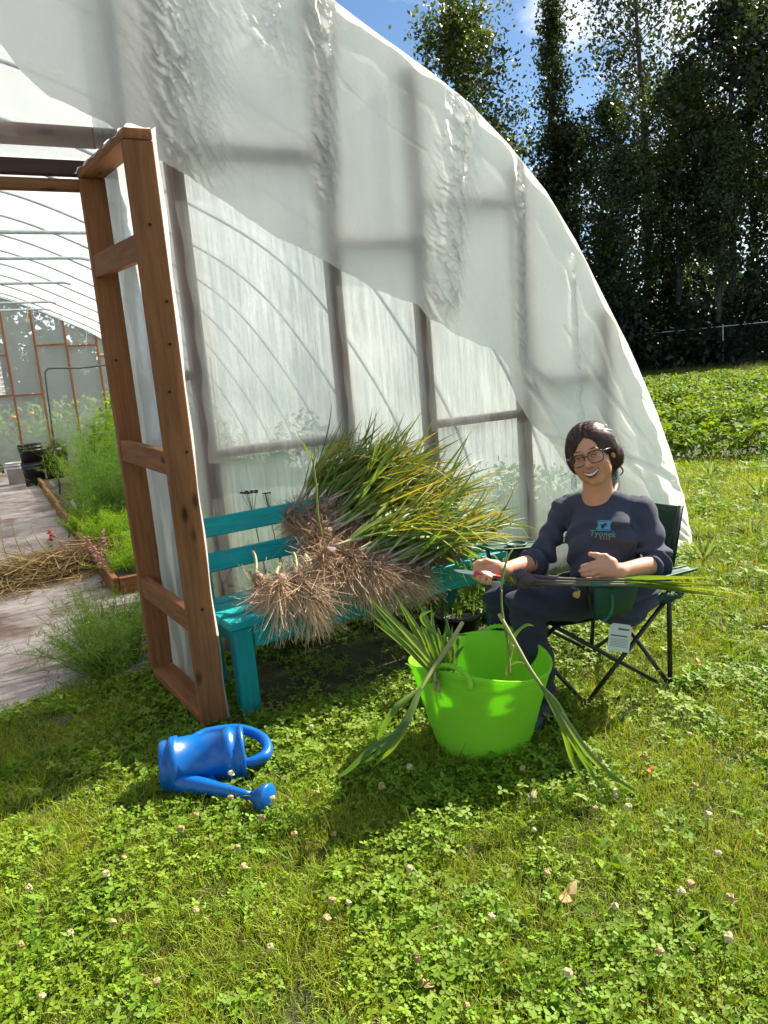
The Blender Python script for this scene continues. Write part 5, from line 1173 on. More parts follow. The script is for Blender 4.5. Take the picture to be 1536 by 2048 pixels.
# trousers
g = SDF(np.min([J['knL'], J['knR'], J['anL'], J['anR'], J['pelvis']], 0)-.17, np.max([J['knL'], J['pelvis'], J['hipL'], J['hipR']], 0)+.17, .0052)
g.ell(J['pelvis']-bu*.00, (.158, .128, .098), Mb, .04)
for s_ in 'LR': g.cone(J['hip'+s_], J['kn'+s_], .090, .066, .03); g.cone(J['kn'+s_], J['an'+s_]*.92+J['kn'+s_]*.08, .070, .056, .03)
ax = [(g.org[k_]+g.h*np.arange(g.n[k_])).astype(np.float32) for k_ in range(3)]; PP = np.stack(np.meshgrid(*ax, indexing='ij'), -1); near = np.abs(g.v) < .03; pn = PP[near]
w1 = vn3(pn, 8, 7); kd = np.minimum(np.linalg.norm(pn-J['knL'], axis=1), np.linalg.norm(pn-J['knR'], axis=1)); hd = np.linalg.norm(pn-J['pelvis'], axis=1)
g.v[near] -= 1.7*(np.sin(pn[:, 2]*75+pn[:, 0]*30+w1*10)*(.0022+.004*np.clip(1-kd/.16, 0, 1)+.004*np.clip(1-hd/.22, 0, 1))+(vn3(pn, 13, 8)-.5)*.012+(np.abs(2*vn3(pn, 8, 6)-1)-.4)*.009).astype(np.float32)
Vt, Ft = g.mesh(); M_trs = pbr('dark_sweatpants', (.022, .027, .048), .9, noise=.3, nscale=7, bump=.3, bscale=400, sheen=.08, spec=.15, col2=(.034, .036, .050))
trs = pobj('trousers', Vt, Ft, M_trs); smooth_mod(trs, 3, .5)
# shoes
M_shoe = pbr('black_shoe', (.02, .02, .022), .5, noise=.3)
for s_, dx_ in (('L', 0), ('R', 0)):
    an = J['an'+s_].copy(); an[2] = .0; fdv = np.array([-.92, -.38, 0.]); g = SDF(an-[.26, .26, .03], an+[.2, .2, .16], .005)
    g.cone(an+[0, 0, .06], an+fdv*.12+[0, 0, .035], .048, .036, .02); g.cone(an+fdv*.05+[0, 0, .03], an+fdv*.17+[0, 0, .028], .038, .030, .02); g.cone(an+[0, 0, .04], an+[0, 0, .12], .046, .05, .02)
    v, f = g.mesh(); v[:, 2] = np.maximum(v[:, 2], .004); pobj('shoe', v, f, M_shoe)
# hair
g = SDF(HC-.24, HC+.24, .0032)
g.ell(HP(0, -.022, .036), np.array([.086, .100, .090])*SC, Mh, .01)
g.ell(HP(-.060, .010, .000), np.array([.030, .045, .060])*SC, Mh, .02); g.ell(HP(.066, -.012, .010), np.array([.030, .045, .055])*SC, Mh, .02)
g.ell(HP(.058, -.070, -.030), np.array([.045, .045, .055])*SC, Mh, .02)
g.ell(HP(0, .105, -.040), np.array([.068, .075, .098])*SC, Mh, .008, 's'); g.ell(HP(.01, .11, .022), np.array([.052, .062, .055])*SC, Mh, .010, 's')
g.ell(HP(.080, .025, -.055), np.array([.035, .045, .05])*SC, Mh, .008, 's')
ax = [(g.org[k_]+g.h*np.arange(g.n[k_])).astype(np.float32) for k_ in range(3)]; PP = np.stack(np.meshgrid(*ax, indexing='ij'), -1); near = np.abs(g.v) < .02; pn = PP[near]; q = (pn-HC)@Mh/SC
ang = np.arctan2(q[:, 0]+.006, q[:, 2]+.02+q[:, 1]*.3); g.v[near] -= ((np.abs(np.sin(ang*26+vn3(pn, 25, 2)*3+q[:, 1]*30))-.5)*.0010+(vn3(pn, 30, 4)-.5)*.002+(.006*np.exp(-((q[:, 0]-.004)/.006)**2)*(-1))*(q[:, 2] > .05)).astype(np.float32)
Vh, Fh = g.mesh(); M_hair = pbr('dark_brown_hair', (.05, .024, .016), .55, noise=.5, nscale=60, bump=.3, bscale=190, spec=.6, stretch=(1, 1, .25))
hair = pobj('hair', Vh, Fh, M_hair)
bv_h = BVHTree.FromPolygons([tuple(v) for v in Vh], [tuple(int(i) for i in f) for f in Fh])
nh = 5200; hb = Vh[rng.integers(0, len(Vh), nh)]; knot = HP(.040, -.085, -.020); HS = 6; Wd = np.zeros((nh, HS+1, 2, 3)); Cc = np.zeros((nh, HS+1, 2, 3)); okh = np.ones(nh, bool)
for i in range(nh):
    p_ = Vector(hb[i]); q = Mh.T@(np.array(p_)-HC)/SC
    if q[1] > .045 and q[2] < .035: okh[i] = False; continue
    fly = rng.random() < .015; lift = rng.uniform(.0006, .003); step = rng.uniform(.005, .010); tone = rng.uniform(.6, 1.6); cc_ = np.array([.060, .027, .017])*tone*(np.array([1.5, 1.1, .9]) if rng.random() < .25 else 1); wob = Vector(rng.normal(0, .08, 3))
    for s_i in range(HS+1):
        loc, nr, ix, ds = bv_h.find_nearest(p_)
        if (nr.dot(loc-Vector(HC)) < 0): nr = -nr
        tgt = (Vector(knot)-loc); tg = tgt-nr*tgt.dot(nr)
        if q[0] < -.03: tg = tg.normalized()+Vector(Mh@np.array([0, -.3, -1.0]))*.9; tg = tg-nr*tg.dot(nr)
        tg = (tg.normalized()+wob).normalized(); c_ = loc+nr*(lift+((.0013*s_i**1.3) if fly else 0)); sd_ = tg.cross(nr).normalized()*(.00095 if not fly else .0005)
        Wd[i, s_i, 0] = c_-sd_; Wd[i, s_i, 1] = c_+sd_; Cc[i, s_i] = cc_; p_ = loc+tg*step
Wd = Wd[okh]; Cc = Cc[okh]; nh = len(Wd); bI = (np.arange(nh)*(HS+1)*2)[:, None, None]; iI = (np.arange(HS)*2)[None, :, None]; Fw = (bI+iI+np.array([0, 1, 3, 2])[None, None, :]).reshape(-1, 4)
M_hs = leafmat('hair_strands', (1, 1, 1), trans=.22, rough=.38, spec=.6, ttint=(1.3, .9, .7)); pobj('hair_strands', Wd.reshape(-1, 3), Fw, M_hs, Cc.reshape(-1, 3))
def lock(pts, rad, name='hair_lock', mat=None):
    mb = MB(); p = smooth_path([Vector(D(*q)) for q in pts], 5); mb.tube(p, list(np.interp(np.linspace(0, 1, len(p)), np.linspace(0, 1, len(rad)), rad)), 8); return pobj(name, np.array(mb.v), mb.f, mat or M_hair)
lock([(1226, 900, 3.12), (1232, 925, 3.12), (1242, 934, 3.11), (1246, 943, 3.11), (1240, 951, 3.11)], [.008, .004, .0035, .003, .002])
lock([(1222, 915, 3.16), (1228, 945, 3.17), (1232, 970, 3.15), (1226, 988, 3.10), (1216, 998, 3.08)], [.016, .015, .016, .015, .008])
lock([(1133, 905, 3.07), (1133, 925, 3.06), (1141, 938, 3.06), (1132, 948, 3.06), (1120, 952, 3.06)], [.0012, .0009, .0008, .0007, .0005])
lock([(1180, 855, 3.06), (1178, 846, 3.05), (1183, 842, 3.05)], [.004, .002, .0008])
# teeth and mouth opening, laid against the lips
bv_b = BVHTree.FromPolygons([tuple(v) for v in Vb], [tuple(int(i) for i in f) for f in Fb])
def facewrap(name, rows, mat, lift):
    mb = MB(); k_ = len(rows); m_ = len(rows[0]); vv = []
    for r_ in rows:
        for (x, z) in r_:
            a = Vector(HP(x, .2, z)); d_ = -Vector(hf3); hit, nr, ix, ds = bv_b.ray_cast(a, d_); hit = hit if hit is not None else Vector(HP(x, .095, z)); vv.append(tuple(hit-d_*lift))
    f = [(i*m_+j, i*m_+j+1, (i+1)*m_+j+1, (i+1)*m_+j) for i in range(k_-1) for j in range(m_-1)]; return pobj(name, np.array(vv), f, mat)
M_teeth = pbr('teeth', (.80, .76, .68), .3); M_mouth = pbr('mouth_inside', (.09, .02, .02), .5); M_lip = pbr('lips', (.50, .16, .13), .4)
def cres(xm, zt0, zc, kt, kc, n=17, m_=4): return [[(x, (zt0+kt*(x/.03)**2)*(1-t)+(zc+kc*(x/.03)**2)*t) for x in np.linspace(-xm, xm, n)] for t in np.linspace(0, 1, m_)]
facewrap('lip', cres(.0330, -.0585, -.0620, .0110, .0105), M_lip, .0040); facewrap('lip', cres(.0270, -.0770, -.0815, .0200, .0245), M_lip, .0042)
facewrap('mouth', cres(.0320, -.0612, -.0772, .0110, .0235), M_mouth, .0030); facewrap('teeth', cres(.0270, -.0620, -.0698, .0105, .0170), M_teeth, .0046)
M_brow = pbr('eyebrow_hair', (.03, .016, .012), .7)
for s_ in (-1, 1):
    facewrap('eyebrow', [[(s_*x, .0245+.0020*math.sin((x-.014)/.042*math.pi*.8)+dz*(1-abs(x-.032)/.03)) for x in np.linspace(.014, .052, 9)] for dz in (.0022, -.0022)], M_brow, .0012)
    facewrap('eyelashes', [[(s_*x, .0015+.0042*math.sin((x-.016)/.031*math.pi)+dz) for x in np.linspace(.016, .047, 11)] for dz in (.0013, -.0012)], M_brow, .0012)
    facewrap('eye', [[(s_*x, -.0006+(.0030*math.sin((x-.018)/.027*math.pi))*q) for x in np.linspace(.018, .045, 9)] for q in (.8, -.3)], M_teeth, .0006)
    facewrap('iris', [[(s_*x, -.0004+(.0030*math.sin((x-.018)/.027*math.pi))*q) for x in np.linspace(.0255, .0375, 6)] for q in (.9, -.5)], M_brow, .0011)
# glasses
M_frame = pbr('tortoise_frame', (.20, .09, .05), .25, col2=(.012, .008, .006), nscale=140, lo=.44, hi=.56, detail=1)
M_frame2 = pbr('clear_frame', (.50, .38, .30), .2, col2=(.06, .03, .02), nscale=120, lo=.4, hi=.6, detail=1)
ge_ = empty('glasses', (0, 0, 0), parent=person); ge_.location = (0, 0, 0)
def gpts(cx_, n=32):
    out = []
    for a in np.linspace(0, 2*math.pi, n+1):
        ca, sa = math.cos(a), math.sin(a); w_ = .0275; h_ = .0215; e = .62
        x = w_*abs(ca)**e*np.sign(ca)*(1+.10*sa*(1 if ca*cx_ > 0 else .0)); zz = h_*abs(sa)**e*np.sign(sa); X_ = cx_+x; out.append(HP(X_, .107-.30*abs(X_)**1.25, zz-.006))
    return out
lens_mat = filmmat('spectacle_lens', .96, .01, col=(.9, .6, .6), bump=0, refl=.025, rough=.05)
for s_ in (-1, 1):
    pts = gpts(s_*.0335); mb = MB(); mb.tube([Vector(p) for p in pts], [.0021+.0009*max(0, math.sin(a)) for a in np.linspace(0, 2*math.pi, len(pts))], 8, cap=False); pobj('rim', np.array(mb.v), mb.f, M_frame, parent=ge_)
    cpt_ = np.mean(pts[:-1], 0); v = [cpt_]+pts[:-1]; f = [(0, i+1, (i+1) % (len(pts)-1)+1) for i in range(len(pts)-1)]; pobj('lens', np.array(v), f, lens_mat, parent=ge_)
    mb = MB(); mb.tube([Vector(HP(s_*.0615, .096, .008)), Vector(HP(s_*.074, .082, .008)), Vector(HP(s_*.080, .03, .006)), Vector(HP(s_*.079, -.01, .002))], [.0035, .003, .0022, .002], 8); pobj('temple', np.array(mb.v), mb.f, M_frame2, parent=ge_)
mb = MB(); mb.tube([Vector(HP(x, .1065+.003*math.cos(x*200), .001+.003*math.cos(x*220))) for x in np.linspace(-.0075, .0075, 7)], .0021, 8); pobj('bridge', np.array(mb.v), mb.f, M_frame, parent=ge_)
# beaded earrings
M_bead = pbr('teal_beads', (.02, .42, .50), .35, col2=(.01, .03, .12), nscale=120, lo=.42, hi=.58, detail=0, spec=.3)
for (px_c, y0, y1, dep, w_) in ((1148, 948, 986, 3.075, 4.5), (1231, 926, 972, 3.10, 5.0)):
    er = empty('earring', (0, 0, 0), parent=person); bmb = MB()
    for s_ in range(5):
        off = (s_-2)/2*w_; yy = y0+abs(s_-2)*2; L_ = y1-y0-abs(s_-2)*5
        for i in range(int(L_/2.1)):
            c_ = Vector(D(px_c+off*(.45+.55*min(1, i/4)), yy+i*2.1, dep+.003*((s_+i) % 2))-POR); 
            t_ = .0021; bmb.add([c_+Vector(q)*t_ for q in ((1, 0, 0), (0, 1, 0), (-1, 0, 0), (0, -1, 0), (0, 0, 1), (0, 0, -1))], [(0, 1, 4), (1, 2, 4), (2, 3, 4), (3, 0, 4), (1, 0, 5), (2, 1, 5), (3, 2, 5), (0, 3, 5)])
    bmb.obj('bead_strand', M_bead, er, True)
    mb = MB(); mb.tube([Vector(D(px_c, y0-9, dep))-Vector(POR), Vector(D(px_c, y0, dep))-Vector(POR)], .001, 6); mb.obj('hook', M_galv, er, True)

# ---- print on the top and the trousers, wrapped to the cloth
def wrap_bvh(V, F): return BVHTree.FromPolygons([tuple(v) for v in V], [tuple(int(i) for i in f) for f in F])
bv_s = wrap_bvh(Vs, Fs_); bv_t = wrap_bvh(Vt, Ft)
def wrap(name, pts2, faces, px, py, ang, mat, bvh, scale=1.0, lift=.003, parent=None):
    """pts2 in metres around the picture point px,py; projected along the view onto the cloth"""
    ca, sa = math.cos(ang), math.sin(ang); base = EYE; out = []
    dep = 3.0
    for x, y in pts2:
        xr, yr = (x*ca-y*sa)*scale, (x*sa+y*ca)*scale; tgt = D(px, py, dep)+RT*xr+UP*yr; d_ = Vector(tgt-EYE).normalized(); hit, nr, ix, ds = bvh.ray_cast(Vector(EYE), d_)
        if hit is None: hit = Vector(tgt)
        out.append(np.array(hit)-np.array(d_)*lift)
    return pobj(name, np.array(out), faces, mat, parent=parent, smooth=False)
def densify(bm, maxe):
    for _ in range(4):
        es = [e for e in bm.edges if e.calc_length() > maxe]
        if not es: break
        bmesh.ops.subdivide_edges(bm, edges=es, cuts=1, use_grid_fill=False); bmesh.ops.triangulate(bm, faces=bm.faces)
def text_geo(txt, size, shear=0.0, space=1.0):
    cu = bpy.data.curves.new('t', 'FONT'); cu.body = txt; cu.size = size; cu.align_x = 'CENTER'; cu.align_y = 'CENTER'; cu.shear = shear; cu.space_character = space; cu.resolution_u = 3
    o_ = bpy.data.objects.new('t', cu); COL.objects.link(o_); dg = bpy.context.evaluated_depsgraph_get(); me = bpy.data.meshes.new_from_object(o_.evaluated_get(dg)); bpy.data.objects.remove(o_); bpy.data.curves.remove(cu)
    bm = bmesh.new(); bm.from_mesh(me); bpy.data.meshes.remove(me); bmesh.ops.triangulate(bm, faces=bm.faces); bm.verts.index_update()
    p = [(v.co.x, v.co.y) for v in bm.verts]; f = [[v.index for v in q.verts] for q in bm.faces]; bm.free(); return p, f
def poly_geo(outl, maxe=.008):
    bm = bmesh.new(); vs = [bm.verts.new((x, y, 0)) for x, y in outl]; bm.faces.new(vs); bmesh.ops.triangulate(bm, faces=bm.faces); densify(bm, maxe); bm.verts.index_update()
    p = [(v.co.x, v.co.y) for v in bm.verts]; f = [[v.index for v in q.verts] for q in bm.faces]; bm.free(); return p, f
M_pt = pbr('pale_green_print', (.22, .36, .22), .8); M_pw = pbr('pale_print', (.42, .42, .42), .8); M_pb = pbr('sky_blue_print', (.12, .42, .60), .7); M_py = pbr('yellow_print', (.75, .58, .16), .8)
p, f = text_geo('Tyonek', .034, .15, 1.02); wrap('chest_lettering', p, f, 1205, 1068, R(-3), M_pt, bv_s)
p, f = text_geo('2025', .014, 0, 1.7); wrap('chest_number', p, f, 1210, 1077.5, R(-3), M_pw, bv_s)
def rrect(w_, h_, jit=.0015): return [(x*w_/2+random.uniform(-jit, jit), y*h_/2+random.uniform(-jit, jit)) for x, y in [(-1, -.9), (-.5, -1), (0, -.95), (.5, -1), (1, -.9), (.95, 0), (1, .9), (.5, 1), (0, .93), (-.5, 1), (-1, .9), (-.93, 0)]]
p, f = poly_geo(rrect(.062, .042)); wrap('chest_emblem', p, f, 1208, 1051, R(-3), M_pb, bv_s)
em = []
for q in range(4):
    s1_, s2_ = [((-.9, -.78), (.9, -.78)), ((.86, -.7), (.86, .7)), ((.9, .78), (-.9, .78)), ((-.86, .7), (-.86, -.7))][q]; a = np.array(s1_)*[.031, .021]; b_ = np.array(s2_)*[.031, .021]; d_ = (b_-a)/np.linalg.norm(b_-a); nn_2 = np.array([-d_[1], d_[0]])*.0012
    p, f = poly_geo([tuple(a-nn_2), tuple(b_-nn_2), tuple(b_+nn_2), tuple(a+nn_2)]); wrap('emblem_border', p, f, 1208, 1051, R(-3), M_shirt, bv_s, lift=.0042)
moose = [(-.013, -.012), (-.0115, -.012), (-.011, -.004), (-.003, -.003), (-.0025, -.012), (-.001, -.012), (.001, -.003), (.0035, .002), (.007, .001), (.011, -.002), (.012, .000), (.009, .004), (.006, .006), (.010, .008), (.012, .012), (.006, .010), (.002, .011), (-.004, .012), (.000, .008), (.001, .006), (-.004, .005), (-.012, .004), (-.014, -.002)]
p, f = poly_geo(moose); wrap('emblem_moose', p, f, 1209, 1051, R(-3), M_shirt, bv_s, lift=.0042)
p, f = text_geo('UCB', .013, 0, 1.3); wrap('leg_lettering', p, f, 1150, 1177, R(-22), M_pw, bv_t, lift=.004)
bear = [(-.016, -.008), (-.012, -.012), (-.004, -.016), (.004, -.018), (.010, -.012), (.013, -.004), (.012, .006), (.014, .012), (.008, .016), (.004, .010), (-.004, .010), (-.012, .008), (-.017, .002)]
p, f = poly_geo(bear); wrap('leg_print', p, f, 1154, 1188, R(0), M_py, bv_t, lift=.004)

# ---------------------------------------------------------------- knife in the right hand
kn_ = empty('knife', tuple(D(975, 1150, 2.94)), 'small paring knife with red handle held in the woman\'s right hand', 'knife'); ko = Vector(kn_.location)
M_red = pbr('red_handle', (.62, .035, .06), .35); M_steel = pbr('bright_blade', (.80, .81, .83), .35, metal=.25)
h0, h1 = Vector(D(1000, 1153, 2.955)), Vector(D(948, 1146, 2.925)); b1 = Vector(D(908, 1140, 2.90))
mb = MB(); mb.tube([h0-ko, h0.lerp(h1, .3)-ko, h0.lerp(h1, .7)-ko, h1-ko], [.008, .011, .0095, .007], 10, flat=.6); mb.obj('handle', M_red, kn_, True)
dv = (b1-h1).normalized(); upv = (Vector(UP)-dv*Vector(UP).dot(dv)).normalized(); nv = dv.cross(upv); mb = MB(); pr_ = [(0, .0065, -.0065), (.3, .0065, -.0075), (.7, .005, -.007), (.92, .002, -.004), (1, -.001, -.0015)]; LL = (b1-h1).length
for t, a, b_ in pr_: c_ = h1+dv*LL*t-ko; mb.v += [tuple(c_+upv*a+nv*.0007), tuple(c_+upv*b_), tuple(c_+upv*a-nv*.0007)]
mb.f = [(0, 1, 2)]+[q for i in range(4) for q in ((i*3, i*3+3, i*3+4, i*3+1), (i*3+1, i*3+4, i*3+5, i*3+2), (i*3+2, i*3+5, i*3+3, i*3))]; mb.obj('blade', M_steel, kn_)
# garlic lying across the lap
M_dbulb = pbr('dark_purple_bulb', (.075, .045, .055), .6, noise=.4, nscale=20, bump=.3)
lapb = [((1040, 1150, 2.86), (1130, 1158, 2.84), (1290, 1160, 2.80), 'upper'), ((1052, 1160, 2.845), (1130, 1164, 2.83), (1290, 1166, 2.79), 'middle'), ((1046, 1166, 2.86), (1135, 1169, 2.82), (1290, 1170, 2.78), 'lower')]
tipsl = [[(1465, 1166), (1420, 1156)], [(1518, 1186), (1500, 1178), (1395, 1176)], [(1470, 1192), (1430, 1184), (1440, 1170)]]
for li, (a, b_, c_, nm) in enumerate(lapb):
    e_ = empty('garlic_plant', tuple(D(*a)), '%s of the dark-bulbed garlic plants lying across the woman\'s lap, leaves past the chair arm' % nm, 'garlic plant'); o_ = Vector(e_.location)
    A, B, C_ = Vector(D(*a)), Vector(D(*b_)), Vector(D(*c_)); dr_ = (B-A).normalized(); q = dr_.to_track_quat('Z', 'Y').to_matrix().to_4x4()
    mb = MB(); mb.lathe([(0, -.026), (.014, -.022), (.024, -.004), (.022, .012), (.012, .030), (.007, .045)], 14, q); mb.obj('bulb', M_dbulb, e_, True)
    v, f, c = strands(26, (0, 0, 0), tuple(-dr_), .06, .0013, np.array([.06, .04, .04]), np.array([.10, .07, .06]), 1.2, .6, 4, .7); mesh_obj('roots', v, f, M_root, e_, False, c)
    stalk_obj([A-o_+dr_*.03, B-o_, B.lerp(C_, .5)-o_, C_-o_], [.009, .0065, .006, .0055], 'stalk', c0=(.10, .06, .07), c1=(.20, .22, .11), parent=e_)
    for (tx, ty) in tipsl[li]:
        T_ = Vector(D(tx, ty, 2.72)); S0_ = C_.lerp(B, .25); v, f, c = leaf_strip(S0_-o_, (T_-S0_), (T_-S0_).length*1.0, .024, (.15, .26, .06), (.34, .38, .05), .03, .05, 10); mesh_obj('leaf', v, f, M_gleaf, e_, True, c)

# ---------------------------------------------------------------- inside the tunnel
def grp_at(name, loc, label, cat, group=None): return empty(name, tuple(loc), label, cat, group)
# raised bed: planks round dark soil
bed = empty('raised_bed', (1.1, 8.0, 0), 'low plank-sided bed running along the right of the tunnel path', 'garden bed')
bo = np.array([1.1, 8.0, 0])
def bbx(name, lo, hi, mat, parent=bed, o_=bo, bev=.004):
    mb = MB(); mb.box(lo, hi, bev=bev); return mesh_obj(name, np.array(mb.v)-o_, mb.f, mat, parent, False)
for k_ in range(5): bbx('side_plank', (.655+.02*k_, 5.55+2.4*k_+.02, 0), (.70+.02*k_, 5.55+2.4*(k_+1)-.02, .15), M_wood['Y'])
bbx('end_plank', (.705, 5.55, 0), (2.9, 5.60, .145), M_wood['X'])
M_dirt = pbr('bed_soil', (.06, .038, .025), .95, noise=.6, nscale=12, bump=.8, bscale=30)
bbx('soil', (.712, 5.61, 0), (2.9, 17.4, .11), M_dirt)
def feather(n, h, rad, w, col, lean=.35, segs=4, fr=5, frl=.3):
    b = disc(n, rad); d = np.stack([rng.normal(0, lean, n), rng.normal(0, lean, n), np.ones(n)], -1); d /= np.linalg.norm(d, axis=1, keepdims=True); L_ = h*rng.uniform(.6, 1.15, n)
    g0 = ribbons(b, d, L_, w*1.6, segs, rng.uniform(.1, .6, n), .15, col0=np.array(col)*.8, col1=np.array(col)); parts = [g0]
    V = g0[0].reshape(n, segs+1, 2, 3).mean(2)
    m_ = n*fr*6; si = rng.integers(0, n, m_); t = rng.uniform(.25, 1, m_)*segs; k0 = np.minimum(t.astype(int), segs-1); f = (t-k0)[:, None]; p = V[si, k0]*(1-f)+V[si, k0+1]*f
    dd = rng.normal(0, 1, (m_, 3)); dd[:, 2] = np.abs(dd[:, 2])*.6+.2; tone = rng.uniform(.7, 1.35, (m_, 1))
    parts.append(ribbons(p, dd, frl*h*rng.uniform(.3, .8, m_), w*.8, 2, .5, .5, col0=np.array(col)*tone, col1=np.array(col)*1.15*tone)); return join_geo(parts)
M_pl = leafmat('garden_leaves', (1, 1, 1), trans=.5, rough=.55, spec=.2, ttint=(1.25, 1.2, .4))
def plant(name, loc, geo, label, cat='plant', group=None, stems=None):
    e_ = empty(name, tuple(loc), label, cat, group); V, F, C = geo
    mesh_obj('foliage', V, F, M_pl, e_, False, C)
    mb = MB()
    for q in range(stems or 3): a = q*2.1; mb.tube([(0.02*math.cos(a), .02*math.sin(a), 0), (.05*math.cos(a), .05*math.sin(a), V[:, 2].max()*.5)], [.006, .003], 5)
    mb.obj('stem', M_pl2, e_, True); return e_
M_pl2 = pbr('green_stem', (.12, .19, .05), .6)
gd = (.15, .27, .06); gy = (.28, .44, .03)
FP = [((1.42, 9.6), 1.25, .42, 60, 'tall feathery dill clump in the bed beside the path', gd), ((1.05, 8.3), .80, .35, 50, 'lower feathery dill clump in front of the tall one', gd), ((1.75, 8.6), 1.25, .5, 60, 'feathery dill against the door frame edge', gd), ((1.8, 11.6), 1.2, .45, 50, 'rear feathery dill clump of the bed', (.12, .2, .07)), ((2.5, 7.6), .9, .6, 60, 'dill seen dimly through the wall film behind the bench', gd), ((2.1, 10.5), 1.3, .6, 50, 'tall dill in the middle of the bed seen through the wall film', gd)]
for (x, y), h, rad, n_, lab, col in FP: plant('dill', (x, y, .1), feather(n_*2, h, rad, .008, col), lab, 'herb', 'dill in the raised bed')
bs = bush(320, .42, .9, gy, .11); plant('basil', (1.55, 10.0, .55), bs, 'bright yellow-green leafy plant rising above the dill', 'herb')
bs = bush(60, .16, .45, gy, .10); plant('basil', (1.62, 9.9, 1.25), bs, 'topmost bright green shoot standing up from the leafy plant', 'herb')
for (x, y, h, rad, lab) in ((.95, 7.2, .32, .3, 'bright grassy carrot tops at the path edge of the bed'), (1.3, 6.6, .34, .45, 'bright green carrot tops in the middle of the near bed end'), (1.0, 6.0, .26, .3, 'low green carrot tops behind the bed end plank'), (1.6, 7.4, .4, .45, 'carrot tops beside the door frame, deeper in the bed')):
    plant('carrot_tops', (x, y, .1), feather(150, h, rad, .008, (.26, .42, .03), lean=.45), lab, 'vegetable', 'carrot tops in the raised bed')
for (x, y, h, rad, lab) in ((.80, 8.0, .30, .22, 'greens spilling over the side plank, halfway along the bed'), (1.15, 9.6, .45, .3, 'tall greens spilling over the side plank beside the buckets'), (1.7, 12.8, .8, .5, 'greens at the far end of the bed behind the buckets'), (1.45, 10.8, .7, .35, 'feathery greens between buckets and the leafy plant'), (1.7, 6.0, .3, .4, 'green tops in the near bed corner behind the door frame')):
    plant('carrot_tops', (x, y, .08), feather(130, h, rad, .009, (.20, .34, .04), lean=.5), lab, 'vegetable', 'greens along the bed edge')
bs = bush(110, .22, .22, (.22, .34, .04), .09); plant('lettuce', (.92, 8.9, .1), bs, 'pale green leafy plant at the bed edge next to the dark buckets', 'vegetable')
for i, (x, y, h) in enumerate(((2.9, 5.2, .5), (3.4, 6.4, .7), (2.0, 5.9, .5), (3.6, 9, 1.0), (3.1, 12, 1.2), (2.6, 14.5, 1.3))):
    plant('tomato_plant', (x, y, .05), bush(330, .5, h, (.10, .19, .04), .12), ['low', 'knee-high', 'smallest', 'waist-high', 'tall', 'tallest and farthest'][i]+' leafy green plant behind the wall film, right part of the tunnel', 'plant', 'plants seen through the film')
k = 16000; c = np.stack([rng.uniform(.8, 4.2, k), rng.uniform(3.95, 5.4, k), np.zeros(k)], -1); c[:, 2] = rng.beta(1.1, 1.7, k)*(.42+.30*vnoise(c[:, 0]*2.3, c[:, 1]*2, 90)); cc = np.array([.20, .33, .05])*rng.uniform(.6, 1.3, (k, 1))
V, F, C = leaves_cloud(c, rng.uniform(.03, .08, k), cols=cc); tag(mesh_obj('tunnel_weeds', V, F, M_pl, None, False, C), kind='stuff')
# long arching fennel by the doorway
V, F, C = feather(190, .46, .15, .0055, (.13, .23, .04), lean=.8, segs=7, fr=6, frl=.22); plant('fennel', (.42, 4.12, 0), (V, F, C), 'dark arching feathery fennel clump on the path edge just inside the doorway', 'herb')
V, F, C = feather(80, .34, .18, .005, (.12, .19, .04), lean=.7, segs=5, fr=5); plant('fennel', (.50, 4.75, 0), (V, F, C), 'smaller feathery fennel tuft behind the arching clump, below the bed corner', 'herb')
# snapdragons
M_pink = pbr('pink_petals', (.72, .36, .36), .6, noise=.3, nscale=30, trans=.3); M_pinkd = pbr('deep_pink_petals', (.80, .14, .20), .6, noise=.3, nscale=30, trans=.3); M_crm = pbr('cream_petals', (.75, .72, .35), .6, trans=.3)
def spike(loc, h, mat, label, lean=(0, 0)):
    e_ = empty('snapdragon', tuple(loc), label, 'flower', 'snapdragons at the bed edge'); mb = MB(); top = Vector((lean[0], lean[1], h)); mb.tube([(0, 0, 0), top*.5+Vector((.01, 0, 0)), top], [.004, .003, .002], 5); mb.obj('stem', M_pl2, e_, True)
    mb = MB()
    for i in range(16):
        t = .55+.45*i/15; c_ = top*t+Vector((rng.normal(0, .014), rng.normal(0, .014), 0)); r_ = .019*(1.3-t*.7)
        bm = bmesh.new(); bmesh.ops.create_icosphere(bm, subdivisions=1, radius=r_); mb.add([c_+Vector((v.co.x, v.co.y, v.co.z*.8)) for v in bm.verts], [[v.index for v in f.verts] for f in bm.faces]); bm.free()
    mb.obj('blossoms', mat, e_, True)
    V, F, C = ribbons(np.array([[0, 0, h*t] for t in np.linspace(.05, .55, 14)]), np.stack([rng.normal(size=14), rng.normal(size=14), np.full(14, .6)], -1), .06, .012, 3, .5, .2, col0=np.array([.1, .18, .04]), col1=np.array([.12, .2, .04])); mesh_obj('leaf_cluster', V, F, M_pl, e_, False, C)
for i, (px, py, z, m_, lab) in enumerate([(205, 1178, .0, M_pink, 'pale pink snapdragon nearest the bed corner'), (222, 1165, .0, M_pink, 'pale pink snapdragon leaning on the door frame side'), (193, 1140, .0, M_pink, 'pale pink snapdragon standing tallest over the bed corner'), (213, 1128, 0, M_pink, 'pale pink snapdragon half hidden behind the corner ones'), (104, 1105, 0, M_pinkd, 'deep pink snapdragon alone on the path side'), (152, 1075, 0, M_crm, 'small cream snapdragon further along the bed edge')]):
    p = G(px, py, z); spike(p, .30 if i < 4 else .22, m_, lab, (rng.normal(0, .04), rng.normal(0, .03)))
